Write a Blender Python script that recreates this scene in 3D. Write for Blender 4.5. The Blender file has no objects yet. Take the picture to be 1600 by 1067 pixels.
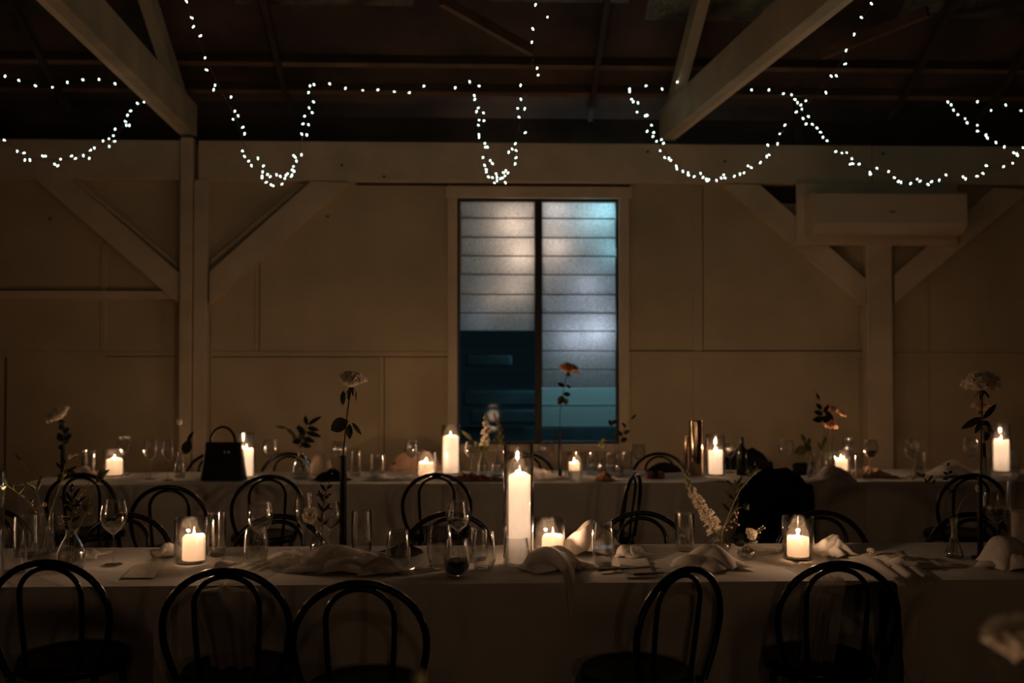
import bpy, math, random
from mathutils import Vector, Matrix
random.seed(7)
PI = math.pi
sc = bpy.context.scene
col = sc.collection
R = math.radians

# ------------------------------------------------------------------ camera
CAMZ = 1.57
F = 1556.0
cam_d = bpy.data.cameras.new('camera')
cam = bpy.data.objects.new('camera', cam_d); col.objects.link(cam)
cam_d.sensor_width = 36.0
cam_d.lens = F / 1600 * 36.0
cam.location = (0, 0, CAMZ)
cam.rotation_euler = (R(90 + 1.16), 0, R(-2.0))
cam_d.dof.use_dof = True
cam_d.dof.focus_distance = 4.02
cam_d.dof.aperture_fstop = 1.9
cam_d.clip_start = 0.05
sc.camera = cam
CM = cam.rotation_euler.to_matrix()

def ray(px, py):
    return CM @ Vector(((px - 800) / F, -(py - 533.5) / F, -1.0))
def P(px, py, z):                 # pixel onto horizontal plane
    d = ray(px, py); t = (z - CAMZ) / d.z
    return Vector((0, 0, CAMZ)) + d * t
def Q(px, py, y):                 # pixel onto frontal plane
    d = ray(px, py); t = y / d.y
    return Vector((0, 0, CAMZ)) + d * t
def mpp(y):                       # metres per pixel at distance y
    return y / F

TZ = 0.75                         # cloth top height
WALL = 8.70

# ------------------------------------------------------------------ materials
def newmat(name):
    m = bpy.data.materials.new(name); m.use_nodes = True
    nt = m.node_tree; nt.nodes.clear()
    out = nt.nodes.new('ShaderNodeOutputMaterial')
    return m, nt, out
def pbr(name, base, rough=0.6, metal=0.0, spec=0.5, var=0.0, vscale=8.0, bump=0.0, bscale=60.0, sss=0.0, trans=0.0, stretch=None, sheen=0.0):
    m, nt, out = newmat(name)
    N = nt.nodes; L = nt.links
    b = N.new('ShaderNodeBsdfPrincipled')
    b.inputs['Base Color'].default_value = (*base, 1)
    b.inputs['Roughness'].default_value = rough
    b.inputs['Metallic'].default_value = metal
    b.inputs['Specular IOR Level'].default_value = spec
    tc = N.new('ShaderNodeTexCoord')
    vec = tc.outputs['Object']
    if stretch:
        mp = N.new('ShaderNodeMapping'); mp.inputs['Scale'].default_value = stretch
        L.new(vec, mp.inputs['Vector']); vec = mp.outputs['Vector']
    if var > 0:
        n = N.new('ShaderNodeTexNoise'); n.inputs['Scale'].default_value = vscale; n.inputs['Detail'].default_value = 5
        L.new(vec, n.inputs['Vector'])
        r = N.new('ShaderNodeValToRGB')
        r.color_ramp.elements[0].position = .3; r.color_ramp.elements[1].position = .7
        r.color_ramp.elements[0].color = (*[c * (1 - var) for c in base], 1)
        r.color_ramp.elements[1].color = (*[min(1, c * (1 + var)) for c in base], 1)
        L.new(n.outputs['Fac'], r.inputs['Fac']); L.new(r.outputs['Color'], b.inputs['Base Color'])
    if bump > 0:
        n2 = N.new('ShaderNodeTexNoise'); n2.inputs['Scale'].default_value = bscale; n2.inputs['Detail'].default_value = 4
        L.new(vec, n2.inputs['Vector'])
        bp = N.new('ShaderNodeBump'); bp.inputs['Strength'].default_value = bump; bp.inputs['Distance'].default_value = .01
        L.new(n2.outputs['Fac'], bp.inputs['Height']); L.new(bp.outputs['Normal'], b.inputs['Normal'])
    if sss > 0:
        b.inputs['Subsurface Weight'].default_value = 1.0
        b.inputs['Subsurface Radius'].default_value = (1.0, .78, .58)
        b.inputs['Subsurface Scale'].default_value = sss
    res = b.outputs[0]
    if trans > 0:
        t = N.new('ShaderNodeBsdfTranslucent'); t.inputs['Color'].default_value = (*base, 1)
        mx = N.new('ShaderNodeMixShader'); mx.inputs[0].default_value = trans
        L.new(res, mx.inputs[1]); L.new(t.outputs[0], mx.inputs[2]); res = mx.outputs[0]
    L.new(res, out.inputs[0])
    return m
def glassy(name, tint=(.97, .97, .96), ior=1.5, rough=0.0, gain=1.0):
    m, nt, out = newmat(name); N = nt.nodes; L = nt.links
    t = N.new('ShaderNodeBsdfTransparent'); t.inputs[0].default_value = (*tint, 1)
    g = N.new('ShaderNodeBsdfGlossy'); g.inputs['Roughness'].default_value = rough
    # Schlick reflectance from the facing angle, the same from both sides of the thin wall
    lw = N.new('ShaderNodeLayerWeight'); lw.inputs['Blend'].default_value = .5
    pw = N.new('ShaderNodeMath'); pw.operation = 'POWER'; pw.inputs[1].default_value = 3.3
    L.new(lw.outputs['Facing'], pw.inputs[0])
    f0 = ((ior-1)/(ior+1))**2
    fr = N.new('ShaderNodeMath'); fr.operation = 'MULTIPLY_ADD'; fr.inputs[1].default_value = 1-f0; fr.inputs[2].default_value = f0
    L.new(pw.outputs[0], fr.inputs[0])
    mul = N.new('ShaderNodeMath'); mul.operation = 'MULTIPLY'; mul.inputs[1].default_value = gain; mul.use_clamp = True
    L.new(fr.outputs[0], mul.inputs[0])
    mx = N.new('ShaderNodeMixShader')
    L.new(mul.outputs[0], mx.inputs[0]); L.new(t.outputs[0], mx.inputs[1]); L.new(g.outputs[0], mx.inputs[2])
    L.new(mx.outputs[0], out.inputs[0])
    return m
def emis(name, colr, st, see_through=False):
    m, nt, out = newmat(name); N = nt.nodes; L = nt.links
    e = N.new('ShaderNodeEmission'); e.inputs[0].default_value = (*colr, 1); e.inputs[1].default_value = st
    res = e.outputs[0]
    if see_through:
        t = N.new('ShaderNodeBsdfTransparent'); a = N.new('ShaderNodeAddShader')
        L.new(res, a.inputs[0]); L.new(t.outputs[0], a.inputs[1]); res = a.outputs[0]
    L.new(res, out.inputs[0])
    try: m.cycles.emission_sampling = 'NONE' if see_through else 'FRONT'
    except Exception: pass
    return m
def sheer(name, base, alpha):
    m, nt, out = newmat(name); N = nt.nodes; L = nt.links
    d = N.new('ShaderNodeBsdfDiffuse'); d.inputs[0].default_value = (*base, 1)
    t = N.new('ShaderNodeBsdfTransparent')
    tr = N.new('ShaderNodeBsdfTranslucent'); tr.inputs[0].default_value = (*base, 1)
    m1 = N.new('ShaderNodeMixShader'); m1.inputs[0].default_value = .35
    L.new(d.outputs[0], m1.inputs[1]); L.new(tr.outputs[0], m1.inputs[2])
    m2 = N.new('ShaderNodeMixShader'); m2.inputs[0].default_value = alpha
    L.new(t.outputs[0], m2.inputs[1]); L.new(m1.outputs[0], m2.inputs[2])
    L.new(m2.outputs[0], out.inputs[0]); return m

M = {}
M['wall'] = pbr('painted_wall', (.59, .48, .30), .75, var=.10, vscale=2.2, bump=.15, bscale=25)
M['timber'] = pbr('painted_timber', (.74, .60, .41), .6, var=.12, vscale=3, bump=.35, bscale=18, stretch=(1, 1, 1))
M['timber_truss'] = pbr('weathered_timber', (.52, .44, .29), .65, var=.2, vscale=3, bump=.4, bscale=18)
M['gap'] = pbr('dark_gap', (.03, .022, .016), .9)
M['roof'] = pbr('roof_lining', (.075, .045, .030), .8, var=.6, vscale=1.6, bump=.4, bscale=9)
M['foil'] = pbr('roof_foil', (.16, .15, .11), .38, metal=.8, var=.6, vscale=5, bump=1.0, bscale=30)
M['dark_timber'] = pbr('dark_roof_timber', (.055, .033, .022), .75, var=.3, vscale=4, bump=.3, bscale=20)
M['purlin'] = pbr('purlin_timber', (.17, .10, .06), .75, var=.3, vscale=4, bump=.3, bscale=20)  # roof timber lightened: light caught by the purlins is put into this colour
M['floor'] = pbr('floor_boards', (.09, .055, .035), .45, var=.35, vscale=2, bump=.1, stretch=(6, .6, 1))
M['cloth'] = pbr('white_linen', (.66, .62, .54), .85, spec=.15, var=.05, vscale=5, bump=.45, bscale=9)
M['napkin'] = pbr('napkin_cotton', (.70, .64, .56), .85, spec=.15, bump=.25, bscale=40, trans=.22)
M['napkin_tan'] = pbr('tan_cotton', (.42, .26, .17), .9, spec=.1, bump=.3, bscale=40)
M['napkin_brown'] = pbr('brown_cloth', (.20, .095, .055), .9, spec=.1, bump=.3, bscale=60, var=.5, vscale=40)
M['sheer'] = sheer('sheer_gauze', (.68, .63, .55), .5)
M['black_wood'] = pbr('black_bentwood', (.005, .004, .004), .24, spec=.25)
M['black_cloth'] = pbr('black_wool', (.006, .006, .006), .95, spec=.05)
M['black_leather'] = pbr('black_leather', (.008, .007, .007), .45, spec=.2)
M['black_metal'] = pbr('black_metal', (.004, .004, .004), .5, spec=.2)
M['chrome'] = pbr('chrome', (.7, .65, .6), .15, metal=1)
M['bronze'] = pbr('mirror_bronze', (.45, .33, .24), .10, metal=1, bump=.05, bscale=5)
M['wax'] = pbr('candle_wax', (.95, .88, .79), .5, spec=.2, trans=.55)
M['wick'] = pbr('wick', (.02, .015, .01), .9)
M['flame'] = emis('flame', (1.0, .62, .28), 14.0, True)
M['glass'] = glassy('clear_glass', (.965, .965, .955), 1.5, 0.035, 2.6)
M['glass_thin'] = glassy('thin_glass', (.975, .975, .97), 1.5, 0.03, 3.2)
M['water'] = glassy('water', (.86, .87, .86), 1.33)
M['wine'] = pbr('red_wine', (.035, .004, .006), .05, spec=.5)
M['dark_glass'] = pbr('dark_bottle_glass', (.008, .008, .006), .12, spec=.3)
M['petal_white'] = pbr('cream_petal', (.97, .89, .76), .7, spec=.2, trans=.4)
M['petal_pink'] = pbr('blush_petal', (.90, .62, .46), .7, spec=.2, trans=.3)
M['petal_peach'] = pbr('peach_petal', (.80, .45, .17), .7, spec=.2, trans=.3)
M['green'] = pbr('green_stem', (.15, .16, .045), .6, spec=.3)
M['pale_green'] = pbr('pale_green_bud', (.34, .32, .14), .6, spec=.3)
M['leaf'] = pbr('dark_leaf', (.028, .03, .014), .55, spec=.2)
M['leaf_light'] = pbr('olive_leaf', (.17, .16, .06), .6, spec=.3, trans=.2)
M['bud'] = pbr('blush_bud', (.55, .33, .24), .7)
M['ac'] = pbr('ac_plastic', (.68, .55, .38), .45, bump=.02)
M['ac_dark'] = pbr('ac_dark_trim', (.22, .16, .11), .5)  # darker plastic for the air flap and badge
M['bulb'] = emis('led_bulb', (.74, 1.0, .86), 9.5)
M['wire'] = pbr('green_black_wire', (.008, .012, .008), .5)
M['win_frame'] = pbr('dark_window_frame', (.035, .028, .022), .5)
M['clip'] = pbr('louvre_clip_metal', (.6, .48, .34), .5)
M['ceramic'] = pbr('ceramic', (.62, .52, .44), .4)
M['red'] = pbr('dark_red_leather', (.16, .02, .015), .5)
M['paper'] = pbr('menu_paper', (.6, .54, .45), .8)
M['steel'] = pbr('cutlery_steel', (.55, .5, .45), .2, metal=1)
M['pale_bag'] = pbr('pale_suede', (.52, .40, .29), .9)
M['ext_wall'] = pbr('outside_pale_wall', (.45, .60, .62), .8)
M['ext_dark'] = pbr('outside_dark', (.04, .09, .11), .9, var=.4, vscale=3)

def frosted():
    m, nt, out = newmat('frosted_louvre_glass'); N = nt.nodes; L = nt.links
    tc = N.new('ShaderNodeTexCoord')
    n = N.new('ShaderNodeTexNoise'); n.inputs['Scale'].default_value = 95; n.inputs['Detail'].default_value = 4; n.inputs['Roughness'].default_value = .7
    L.new(tc.outputs['Object'], n.inputs['Vector'])
    r = N.new('ShaderNodeValToRGB'); r.color_ramp.elements[0].position = .36; r.color_ramp.elements[1].position = .66
    r.color_ramp.elements[0].color = (.5, .5, .5, 1); r.color_ramp.elements[1].color = (1, 1, 1, 1)
    L.new(n.outputs['Fac'], r.inputs['Fac'])
    t = N.new('ShaderNodeBsdfTranslucent'); L.new(r.outputs['Color'], t.inputs['Color'])
    g = N.new('ShaderNodeBsdfGlossy'); g.inputs['Roughness'].default_value = .35
    mx = N.new('ShaderNodeMixShader'); mx.inputs[0].default_value = .04
    L.new(t.outputs[0], mx.inputs[1]); L.new(g.outputs[0], mx.inputs[2]); L.new(mx.outputs[0], out.inputs[0])
    return m
M['frost'] = frosted()
M['clear_pane'] = glassy('clear_louvre_glass', (.8, .86, .87), 1.5, .03, .25)

# ------------------------------------------------------------------ mesh builder
WL = {}
class MB:
    def __init__(s): s.v = []; s.f = []
    def add(s, vs, fs):
        o = len(s.v); s.v += [Vector(p) for p in vs]; s.f += [tuple(i + o for i in q) for q in fs]
    def box(s, a, b, rot=None, piv=None):
        x0, y0, z0 = a; x1, y1, z1 = b
        vs = [Vector(p) for p in ((x0,y0,z0),(x1,y0,z0),(x1,y1,z0),(x0,y1,z0),(x0,y0,z1),(x1,y0,z1),(x1,y1,z1),(x0,y1,z1))]
        if rot: vs = [rot @ (p - piv) + piv for p in vs]
        s.add(vs, [(0,3,2,1),(4,5,6,7),(0,1,5,4),(1,2,6,5),(2,3,7,6),(3,0,4,7)])
    def bbox(s, a, b, c=.005):     # box with chamfered long edges all round (bevel)
        x0, y0, z0 = a; x1, y1, z1 = b
        def ring(z, i):
            return [(x0+i+c,y0+i,z),(x1-i-c,y0+i,z),(x1-i,y0+i+c,z),(x1-i,y1-i-c,z),(x1-i-c,y1-i,z),(x0+i+c,y1-i,z),(x0+i,y1-i-c,z),(x0+i,y0+i+c,z)]
        rs = [ring(z0, c), ring(z0 + c, 0), ring(z1 - c, 0), ring(z1, c)]
        o = [p for r_ in rs for p in r_]; fs = []
        for k in range(3):
            for i in range(8): j = (i + 1) % 8; fs.append((k*8+i, k*8+j, k*8+8+j, k*8+8+i))
        fs.append(tuple(range(7, -1, -1))); fs.append(tuple(range(24, 32)))
        s.add(o, fs)
    def prism(s, poly, y0, y1):    # polygon in XZ extruded along Y
        n = len(poly); vs = [(p[0], y0, p[1]) for p in poly] + [(p[0], y1, p[1]) for p in poly]
        fs = [tuple(range(n)), tuple(range(2*n-1, n-1, -1))]
        for i in range(n): j = (i+1) % n; fs.append((i, i+n, j+n, j))
        s.add(vs, fs)
    def beam(s, a, b, w, h, up=Vector((0,0,1))):  # rectangular bar from a to b; h along up
        a = Vector(a); b = Vector(b); d = (b-a).normalized(); sd = d.cross(up).normalized(); u = sd.cross(d).normalized()
        vs = []
        for p in (a, b):
            for q, r_ in ((-1,-1),(1,-1),(1,1),(-1,1)): vs.append(p + sd*q*w/2 + u*r_*h/2)
        s.add(vs, [(3,2,1,0),(4,5,6,7),(0,1,5,4),(1,2,6,5),(2,3,7,6),(3,0,4,7)])
    def lathe(s, prof, c=(0,0,0), n=28, jit=None, sx=1, sy=1):
        c = Vector(c); m = len(prof); vs = []; fs = []
        for k, (r_, z) in enumerate(prof):
            for i in range(n):
                a = 2*PI*i/n; rr, zz = r_, z
                if jit: rr, zz = jit(k, a, r_, z)
                vs.append(c + Vector((rr*math.cos(a)*sx, rr*math.sin(a)*sy, zz)))
        for k in range(m-1):
            for i in range(n): j = (i+1) % n; fs.append((k*n+i, k*n+j, k*n+n+j, k*n+n+i))
        s.add(vs, fs)
    def tube(s, pts, rad, n=8, closed=False, caps=True):
        pts = [Vector(p) for p in pts]; m = len(pts)
        if not isinstance(rad, (list, tuple)): rad = [rad]*m
        vs = []; fs = []; prev = None
        for i, p in enumerate(pts):
            if closed: d = pts[(i+1) % m] - pts[i-1]
            else: d = pts[min(i+1, m-1)] - pts[max(i-1, 0)]
            if d.length < 1e-9: d = Vector((0,0,1))
            d.normalize()
            if prev is None:
                u = d.orthogonal().normalized()
            else:
                u = prev - d*prev.dot(d)
                u = u.normalized() if u.length > 1e-6 else d.orthogonal().normalized()
            prev = u; w = d.cross(u)
            for k in range(n):
                a = 2*PI*k/n; vs.append(p + (u*math.cos(a) + w*math.sin(a))*rad[i])
        for i in range(m if closed else m-1):
            i2 = (i+1) % m
            for k in range(n): k2 = (k+1) % n; fs.append((i*n+k, i*n+k2, i2*n+k2, i2*n+k))
        if caps and not closed:
            fs.append(tuple(range(n-1, -1, -1))); fs.append(tuple((m-1)*n+k for k in range(n)))
        s.add(vs, fs)
    def ball(s, c, r_, n=10, m=6, sc_=(1,1,1), bump=0):
        c = Vector(c); pr = []
        vs = [c + Vector((0,0,-r_*sc_[2]))]; fs = []
        for j in range(1, m):
            t = PI*j/m
            for i in range(n):
                a = 2*PI*i/n; q = 1 + (random.uniform(-bump, bump) if bump else 0)
                vs.append(c + Vector((r_*q*math.sin(t)*math.cos(a)*sc_[0], r_*q*math.sin(t)*math.sin(a)*sc_[1], -r_*q*math.cos(t)*sc_[2])))
        vs.append(c + Vector((0,0,r_*sc_[2])))
        for i in range(n):
            i2 = (i+1) % n
            fs.append((0, 1+i2, 1+i))
            for j in range(m-2): fs.append((1+j*n+i, 1+j*n+i2, 1+(j+1)*n+i2, 1+(j+1)*n+i))
            fs.append((1+(m-2)*n+i, 1+(m-2)*n+i2, len(vs)-1))
        s.add(vs, fs)
    def grid(s, fn, nu, nv):
        vs = [fn(i/nu, j/nv) for j in range(nv+1) for i in range(nu+1)]
        fs = [(j*(nu+1)+i, j*(nu+1)+i+1, (j+1)*(nu+1)+i+1, (j+1)*(nu+1)+i) for j in range(nv) for i in range(nu)]
        s.add(vs, fs)
    def leaf(s, base, d, nrm, L, W, curl=.25, ruf=0.0, wide=.45, nu=4, nv=6):
        base = Vector(base); d = Vector(d).normalized(); nrm = Vector(nrm)
        nrm = (nrm - d*nrm.dot(d)); nrm = nrm.normalized() if nrm.length > 1e-5 else d.orthogonal().normalized()
        sd = d.cross(nrm)
        ph = random.uniform(0, 6)
        def fn(u, v):
            x = (u-.5)*2
            w = math.sin(PI*min(1, v**(math.log(.5)/math.log(wide))))**.75 if 0 < v < 1 else 0
            w = max(w, .03)
            z = -curl*L*v*v + .18*W*abs(x)*w + ruf*W*math.sin(5*x + ph + 7*v)*v
            return base + d*(L*v) + sd*(x*W/2*w) + nrm*z
        s.grid(fn, nu, nv)
    def petal(s, base, d, up, L, W, cup=.4, ruf=.06):
        base = Vector(base); d = Vector(d).normalized(); up = Vector(up)
        up = (up - d*up.dot(d)).normalized(); sd = d.cross(up); ph = random.uniform(0, 6)
        def fn(u, v):
            x = (u-.5)*2
            w = (math.sin(PI*.5*min(1, v*1.35))**.8) * (1 - .35*max(0, v-.75)/.25*abs(x)**2)
            ll = L*v*(1 - .18*abs(x)**2*v)
            z = cup*L*(v*v) - .25*cup*L*v**5*2 + .28*W*x*x*w*.6 + ruf*L*math.sin(6*x+ph)*v**3
            return base + d*ll + sd*(x*W/2*w) + up*z
        s.grid(fn, 6, 6)
    def build(s, name, mat, parent=None, loc=None, smooth=True, ang=38):
        if loc is None: loc = WL[parent.name] if parent else Vector((0,0,0))
        loc = Vector(loc)
        me = bpy.data.meshes.new(name)
        me.from_pydata([tuple(p - loc) for p in s.v], [], s.f); me.update()
        if smooth:
            for p in me.polygons: p.use_smooth = True
            me.set_sharp_from_angle(angle=R(ang))
        me.materials.append(mat)
        o = bpy.data.objects.new(name, me); col.objects.link(o)
        if parent:
            o.parent = parent; o.location = loc - WL[parent.name]
        else: o.location = loc
        WL[o.name] = loc
        return o

def empty(name, loc):
    o = bpy.data.objects.new(name, None); col.objects.link(o); o.location = loc
    o.empty_display_size = .05; WL[o.name] = Vector(loc); return o
def tag(o, label, cat, group=None, kind=None):
    o['label'] = label; o['category'] = cat
    if group: o['group'] = group
    if kind: o['kind'] = kind
    return o
def thing(name, loc, label, cat, group=None): return tag(empty(name, loc), label, cat, group)
def struct(o):
    o['kind'] = 'structure'; return o

# ------------------------------------------------------------------ the room
XL, XR, YB = -6.2, 6.6, -3.2
def wp(px, py, y=WALL): p = Q(px, py, y); return (p.x, p.z)

wx0, wz1 = wp(714, 309); wx1, _ = wp(967, 309); _, wz0 = wp(840, 694)
WTOP = Q(800, 223, WALL-.1).z - .02
mb = MB()   # back wall with a window hole
for (a, b, c, d) in ((XL, wx0, 0, WTOP), (wx1, XR, 0, WTOP), (wx0, wx1, 0, wz0), (wx0, wx1, wz1, WTOP)):
    mb.box((a, WALL, c), (b, WALL+.06, d))
wall_back = struct(mb.build('wall_back', M['wall'], smooth=False))
mb = MB(); mb.box((XL-.1, YB, 0), (XL, WALL, 3.7)); struct(mb.build('wall_left', M['wall'], smooth=False))
mb = MB(); mb.box((XR, YB, 0), (XR+.1, WALL, 3.7)); struct(mb.build('wall_right', M['wall'], smooth=False))
mb = MB(); mb.box((XL, YB-.1, 0), (XR, YB, 6.9)); struct(mb.build('wall_rear', M['wall'], smooth=False))
mb = MB(); mb.box((XL-.1, YB-.1, -.06), (XR+.1, WALL+.06, 0)); struct(mb.build('floor', M['floor'], smooth=False))
# roof : slope up from behind the wall plate to a ridge, and down again
RS = .53; RZ0 = 3.78; RY0 = 9.0
def roofz(y): return RZ0 + RS*(RY0 - y)
RIDGE = 2.9
mb = MB()
mb.add([(XL-.2, RY0+.2, roofz(RY0+.2)), (XR+.2, RY0+.2, roofz(RY0+.2)), (XR+.2, RIDGE, roofz(RIDGE)), (XL-.2, RIDGE, roofz(RIDGE)),
        (XL-.2, YB-.2, 3.8), (XR+.2, YB-.2, 3.8)], [(0,1,2,3),(3,2,5,4)])
mb.add([(XL-.2, RY0+.2, roofz(RY0+.2)+.05), (XR+.2, RY0+.2, roofz(RY0+.2)+.05), (XR+.2, RIDGE, roofz(RIDGE)+.05), (XL-.2, RIDGE, roofz(RIDGE)+.05),
        (XL-.2, YB-.2, 3.85), (XR+.2, YB-.2, 3.85)], [(3,2,1,0),(4,5,2,3)])
# closing board above the wall plate at the eave and gable ends
mb.box((XL-.2, RY0, 3.3), (XR+.2, RY0+.05, roofz(RY0)))
mb.add([(XL-.1, YB, 3.65), (XL-.1, RY0, 3.65), (XL-.1, RY0, roofz(RY0)), (XL-.1, RIDGE, roofz(RIDGE)), (XL-.1, YB, 3.8)], [(0,1,2,3,4)])
mb.add([(XR+.1, YB, 3.65), (XR+.1, RY0, 3.65), (XR+.1, RY0, roofz(RY0)), (XR+.1, RIDGE, roofz(RIDGE)), (XR+.1, YB, 3.8)], [(4,3,2,1,0)])
struct(mb.build('ceiling', M['roof'], smooth=False))
# sagging foil lining between the rafters
tn = [0]
def trim(mb, mat, smooth=False):
    tn[0] += 1
    return struct(mb.build('trim_%d' % tn[0], mat, smooth=smooth))
for (x0, x1, y0, y1) in ((-3.9, -2.9, 7.3, 7.95), (-1.9, -.5, 7.2, 7.85), (.1, 1.2, 7.2, 7.8), (1.35, 2.6, 7.3, 7.95), (3.4, 4.6, 7.5, 7.9)):
    mb = MB()
    def fn(u, v):
        y = y0 + (y1-y0)*v; x = x0 + (x1-x0)*u
        e = math.sin(PI*u)*math.sin(PI*v)
        return Vector((x, y, roofz(y) - .006 - .07*e*(.6+.4*math.sin(9*u+7*v)) ))
    mb.grid(fn, 22, 12); trim(mb, M['foil'], True)
# purlins (parallel to the wall) and rafters
for y in (8.62, 8.33, 7.42, 6.5, 5.6, 4.7, 3.8):
    mb = MB(); z = roofz(y) - .05; h = .035
    mb.beam((XL, y, z), (XR, y, z), .05, .09, Vector((0, RS, 1)).normalized())
    trim(mb, M['purlin'])
for px in (60, 432, 935, 1440, 1590):
    x = Q(px, 60, 8.2).x; mb = MB()
    mb.beam((x, 8.85, roofz(8.85)-.115), (x, 3.2, roofz(3.2)-.115), .045, .06); trim(mb, M['dark_timber'])
# brown roof braces
for (a, b) in (((690, 0), (832, 80)), ((1450, 18), (1285, 85))):
    p = Q(*a, 7.3); q = Q(*b, 7.95); mb = MB(); mb.beam(p, q, .05, .08); trim(mb, M['purlin'])
# trusses : bottom chord toward the camera, rafter rising above it
TRZ = Q(290, 215, WALL).z
for side in (-1, 1):
    if side < 0: a = Q(300, 214, 8.68); b = Q(80, 0, 5.39)
    else: a = Q(1038, 214, 8.68); b = Q(1297, 0, 5.35)
    w = .085; h = .27
    a = Vector((a.x, a.y, TRZ + h/2 + .005)); b = Vector((b.x, b.y, TRZ + h/2 + .005))
    d = (b-a)/(a.y-b.y); e = a + d*(a.y - .3)
    mb = MB(); mb.beam(a, e, w, h)
    trim(mb, M['timber_truss'])
    # lighter strip along the chord's lower outer edge
    sx = -side
    mb = MB(); o = Vector((side*(w/2 + .024), 0, -h/2 + .05)); mb.beam(a + o, e + o, .048, .10); trim(mb, M['timber'])
    # rafter
    if side < 0: r0 = Q(290, 195, 8.66); r1 = Q(228, 0, 7.55)
    else: r0 = Q(1046, 200, 8.66); r1 = Q(1098, 0, 7.55)
    dd = (r1-r0); r2 = r0 + dd*4.4
    r0.z += .06
    mb = MB(); mb.beam(r0 + Vector((-side*.05*0, 0, 0)), r2, .09, .16); trim(mb, M['timber_truss'])
# small post stub above the plate right of centre
p = Q(1237, 170, 8.8); mb = MB(); mb.box((p.x-.03, 8.6, 3.5), (p.x+.03, 8.66, 4.0)); trim(mb, M['dark_timber'])

# header beam
hz1 = Q(800, 223, WALL-.1).z; hz0 = Q(800, 284, WALL-.1).z
cuts = [XL] + [Q(px, 250, WALL-.1).x for px in (282, 309)] + [Q(1363, 250, WALL-.1).x, XR]
mb = MB(); mb.bbox((cuts[0], WALL-.10, hz0), (cuts[1]-.004, WALL-.002, hz1), .004); trim(mb, M['timber'])
mb = MB(); mb.bbox((cuts[2]+.004, WALL-.10, hz0), (cuts[3]-.003, WALL-.002, hz1), .004); trim(mb, M['timber'])
mb = MB(); mb.bbox((cuts[3]+.003, WALL-.10, hz0), (cuts[4], WALL-.002, hz1), .004); trim(mb, M['timber'])
# posts
pa = Q(281, 400, WALL-.12).x; pb = Q(301, 400, WALL-.12).x; pc = Q(323, 400, WALL-.12).x
mb = MB(); mb.bbox((pa, WALL-.13, 0), (pb-.004, WALL-.002, hz1+.02), .006); trim(mb, M['timber'])
mb = MB(); mb.bbox((pb+.004, WALL-.115, 0), (pc, WALL-.002, hz0-.001), .006); trim(mb, M['timber'])
pd, pe = Q(1355, 400, WALL-.12).x, Q(1394, 400, WALL-.12).x
mb = MB(); mb.bbox((pd, WALL-.12, 0), (pe, WALL-.002, hz0-.001), .006); trim(mb, M['timber'])
# braces
def brace(pts, mat='timber', y0=WALL-.1, y1=WALL-.003):
    mb = MB(); mb.prism([wp(x, y, y0) for x, y in pts], y0, y1); trim(mb, M[mat])
brace([(54, 279), (278, 474), (280, 427), (109, 279)][::-1])
brace([(327, 474), (543, 285), (486, 283), (327, 425)][::-1])
brace([(1133, 288), (1352, 476), (1354, 437), (1187, 288)][::-1])
brace([(1398, 474), (1610, 297), (1553, 293), (1398, 429)][::-1])
# second thinner boards just behind the braces
brace([(113, 281), (278, 418), (278, 412), (122, 281)][::-1], 'timber', WALL-.03)
brace([(329, 414), (480, 286), (470, 286), (329, 406)][::-1], 'timber', WALL-.03)
# battens and sheet joints (px rectangles on the wall)
def batten(x0, y0, x1, y1, t=.018, mat='wall'):
    a = wp(x0, y1); b = wp(x1, y0); mb = MB(); mb.bbox((a[0], WALL-t, a[1]), (b[0], WALL-.001, b[1]), .003); trim(mb, M[mat])
batten(-60, 455, 274, 468, .05, 'timber')
batten(-60, 549, 274, 556, .007)
batten(330, 549, 703, 557, .009)
batten(980, 549, 1350, 558, .012)
batten(1398, 551, 1700, 560, .012)
for x0, y0, x1, y1 in ((157, 380, 167, 548), (398, 408, 405, 548), (592, 558, 600, 760), (1083, 292, 1097, 548), (1083, 560, 1097, 760), 
                       (1345, 480, 1352, 548), (1345, 560, 1352, 760), (1440, 440, 1450, 549), (1440, 562, 1450, 760), (328, 480, 332, 760), (274, 290, 279, 454)):
    batten(x0, y0, x1, y1, .010)
# dark gap and joint strips
for x0, y0, x1, y1 in ((556, 285.5, 702, 289.5), (704, 285.5, 985, 289.5), (1188, 291, 1243, 318), (330, 557, 703, 558.2), (165, 556.4, 274, 557.4), (600, 560, 601.2, 760), (405.2, 408, 406.2, 548), (8, 558, 9.2, 760), (1097, 292, 1098, 548), (980, 547.5, 1350, 548.6), (1352, 480, 1353.5, 760), (-60, 453, 270, 454.2)):
    batten(x0, y0, x1, y1, .004, 'gap')
# nail holes
for px, py in ((78, 342), (512, 338), (534, 258), (600, 276), (1012, 237), (1133, 252), (1380, 240)):
    yy = WALL-.101 if py < 280 else WALL-.001
    p = Q(px, py, yy); mb = MB(); mb.ball(p, .011, 8, 6, (1.2, .3, 1)); trim(mb, M['gap'], True)

# window surround
def rect(mb, x0, z0, x1, z1, y0, y1): mb.bbox((x0, y0, z0), (x1, y1, z1), .003)
a = wp(700, 292); b = wp(983, 760)
mb = MB(); rect(mb, a[0], .9, wx0+.004, a[1]-.09, WALL-.035, WALL+.03); trim(mb, M['timber'])
mb = MB(); rect(mb, wx1-.004, .9, b[0], a[1]-.09, WALL-.035, WALL+.03); trim(mb, M['timber'])
mb = MB(); rect(mb, a[0]-.02, wz1-.004, b[0]+.03, a[1], WALL-.045, WALL+.03); trim(mb, M['timber'])
mb = MB(); rect(mb, a[0]-.02, wz0-.06, b[0]+.02, wz0, WALL-.06, WALL+.03); trim(mb, M['timber'])
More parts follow.
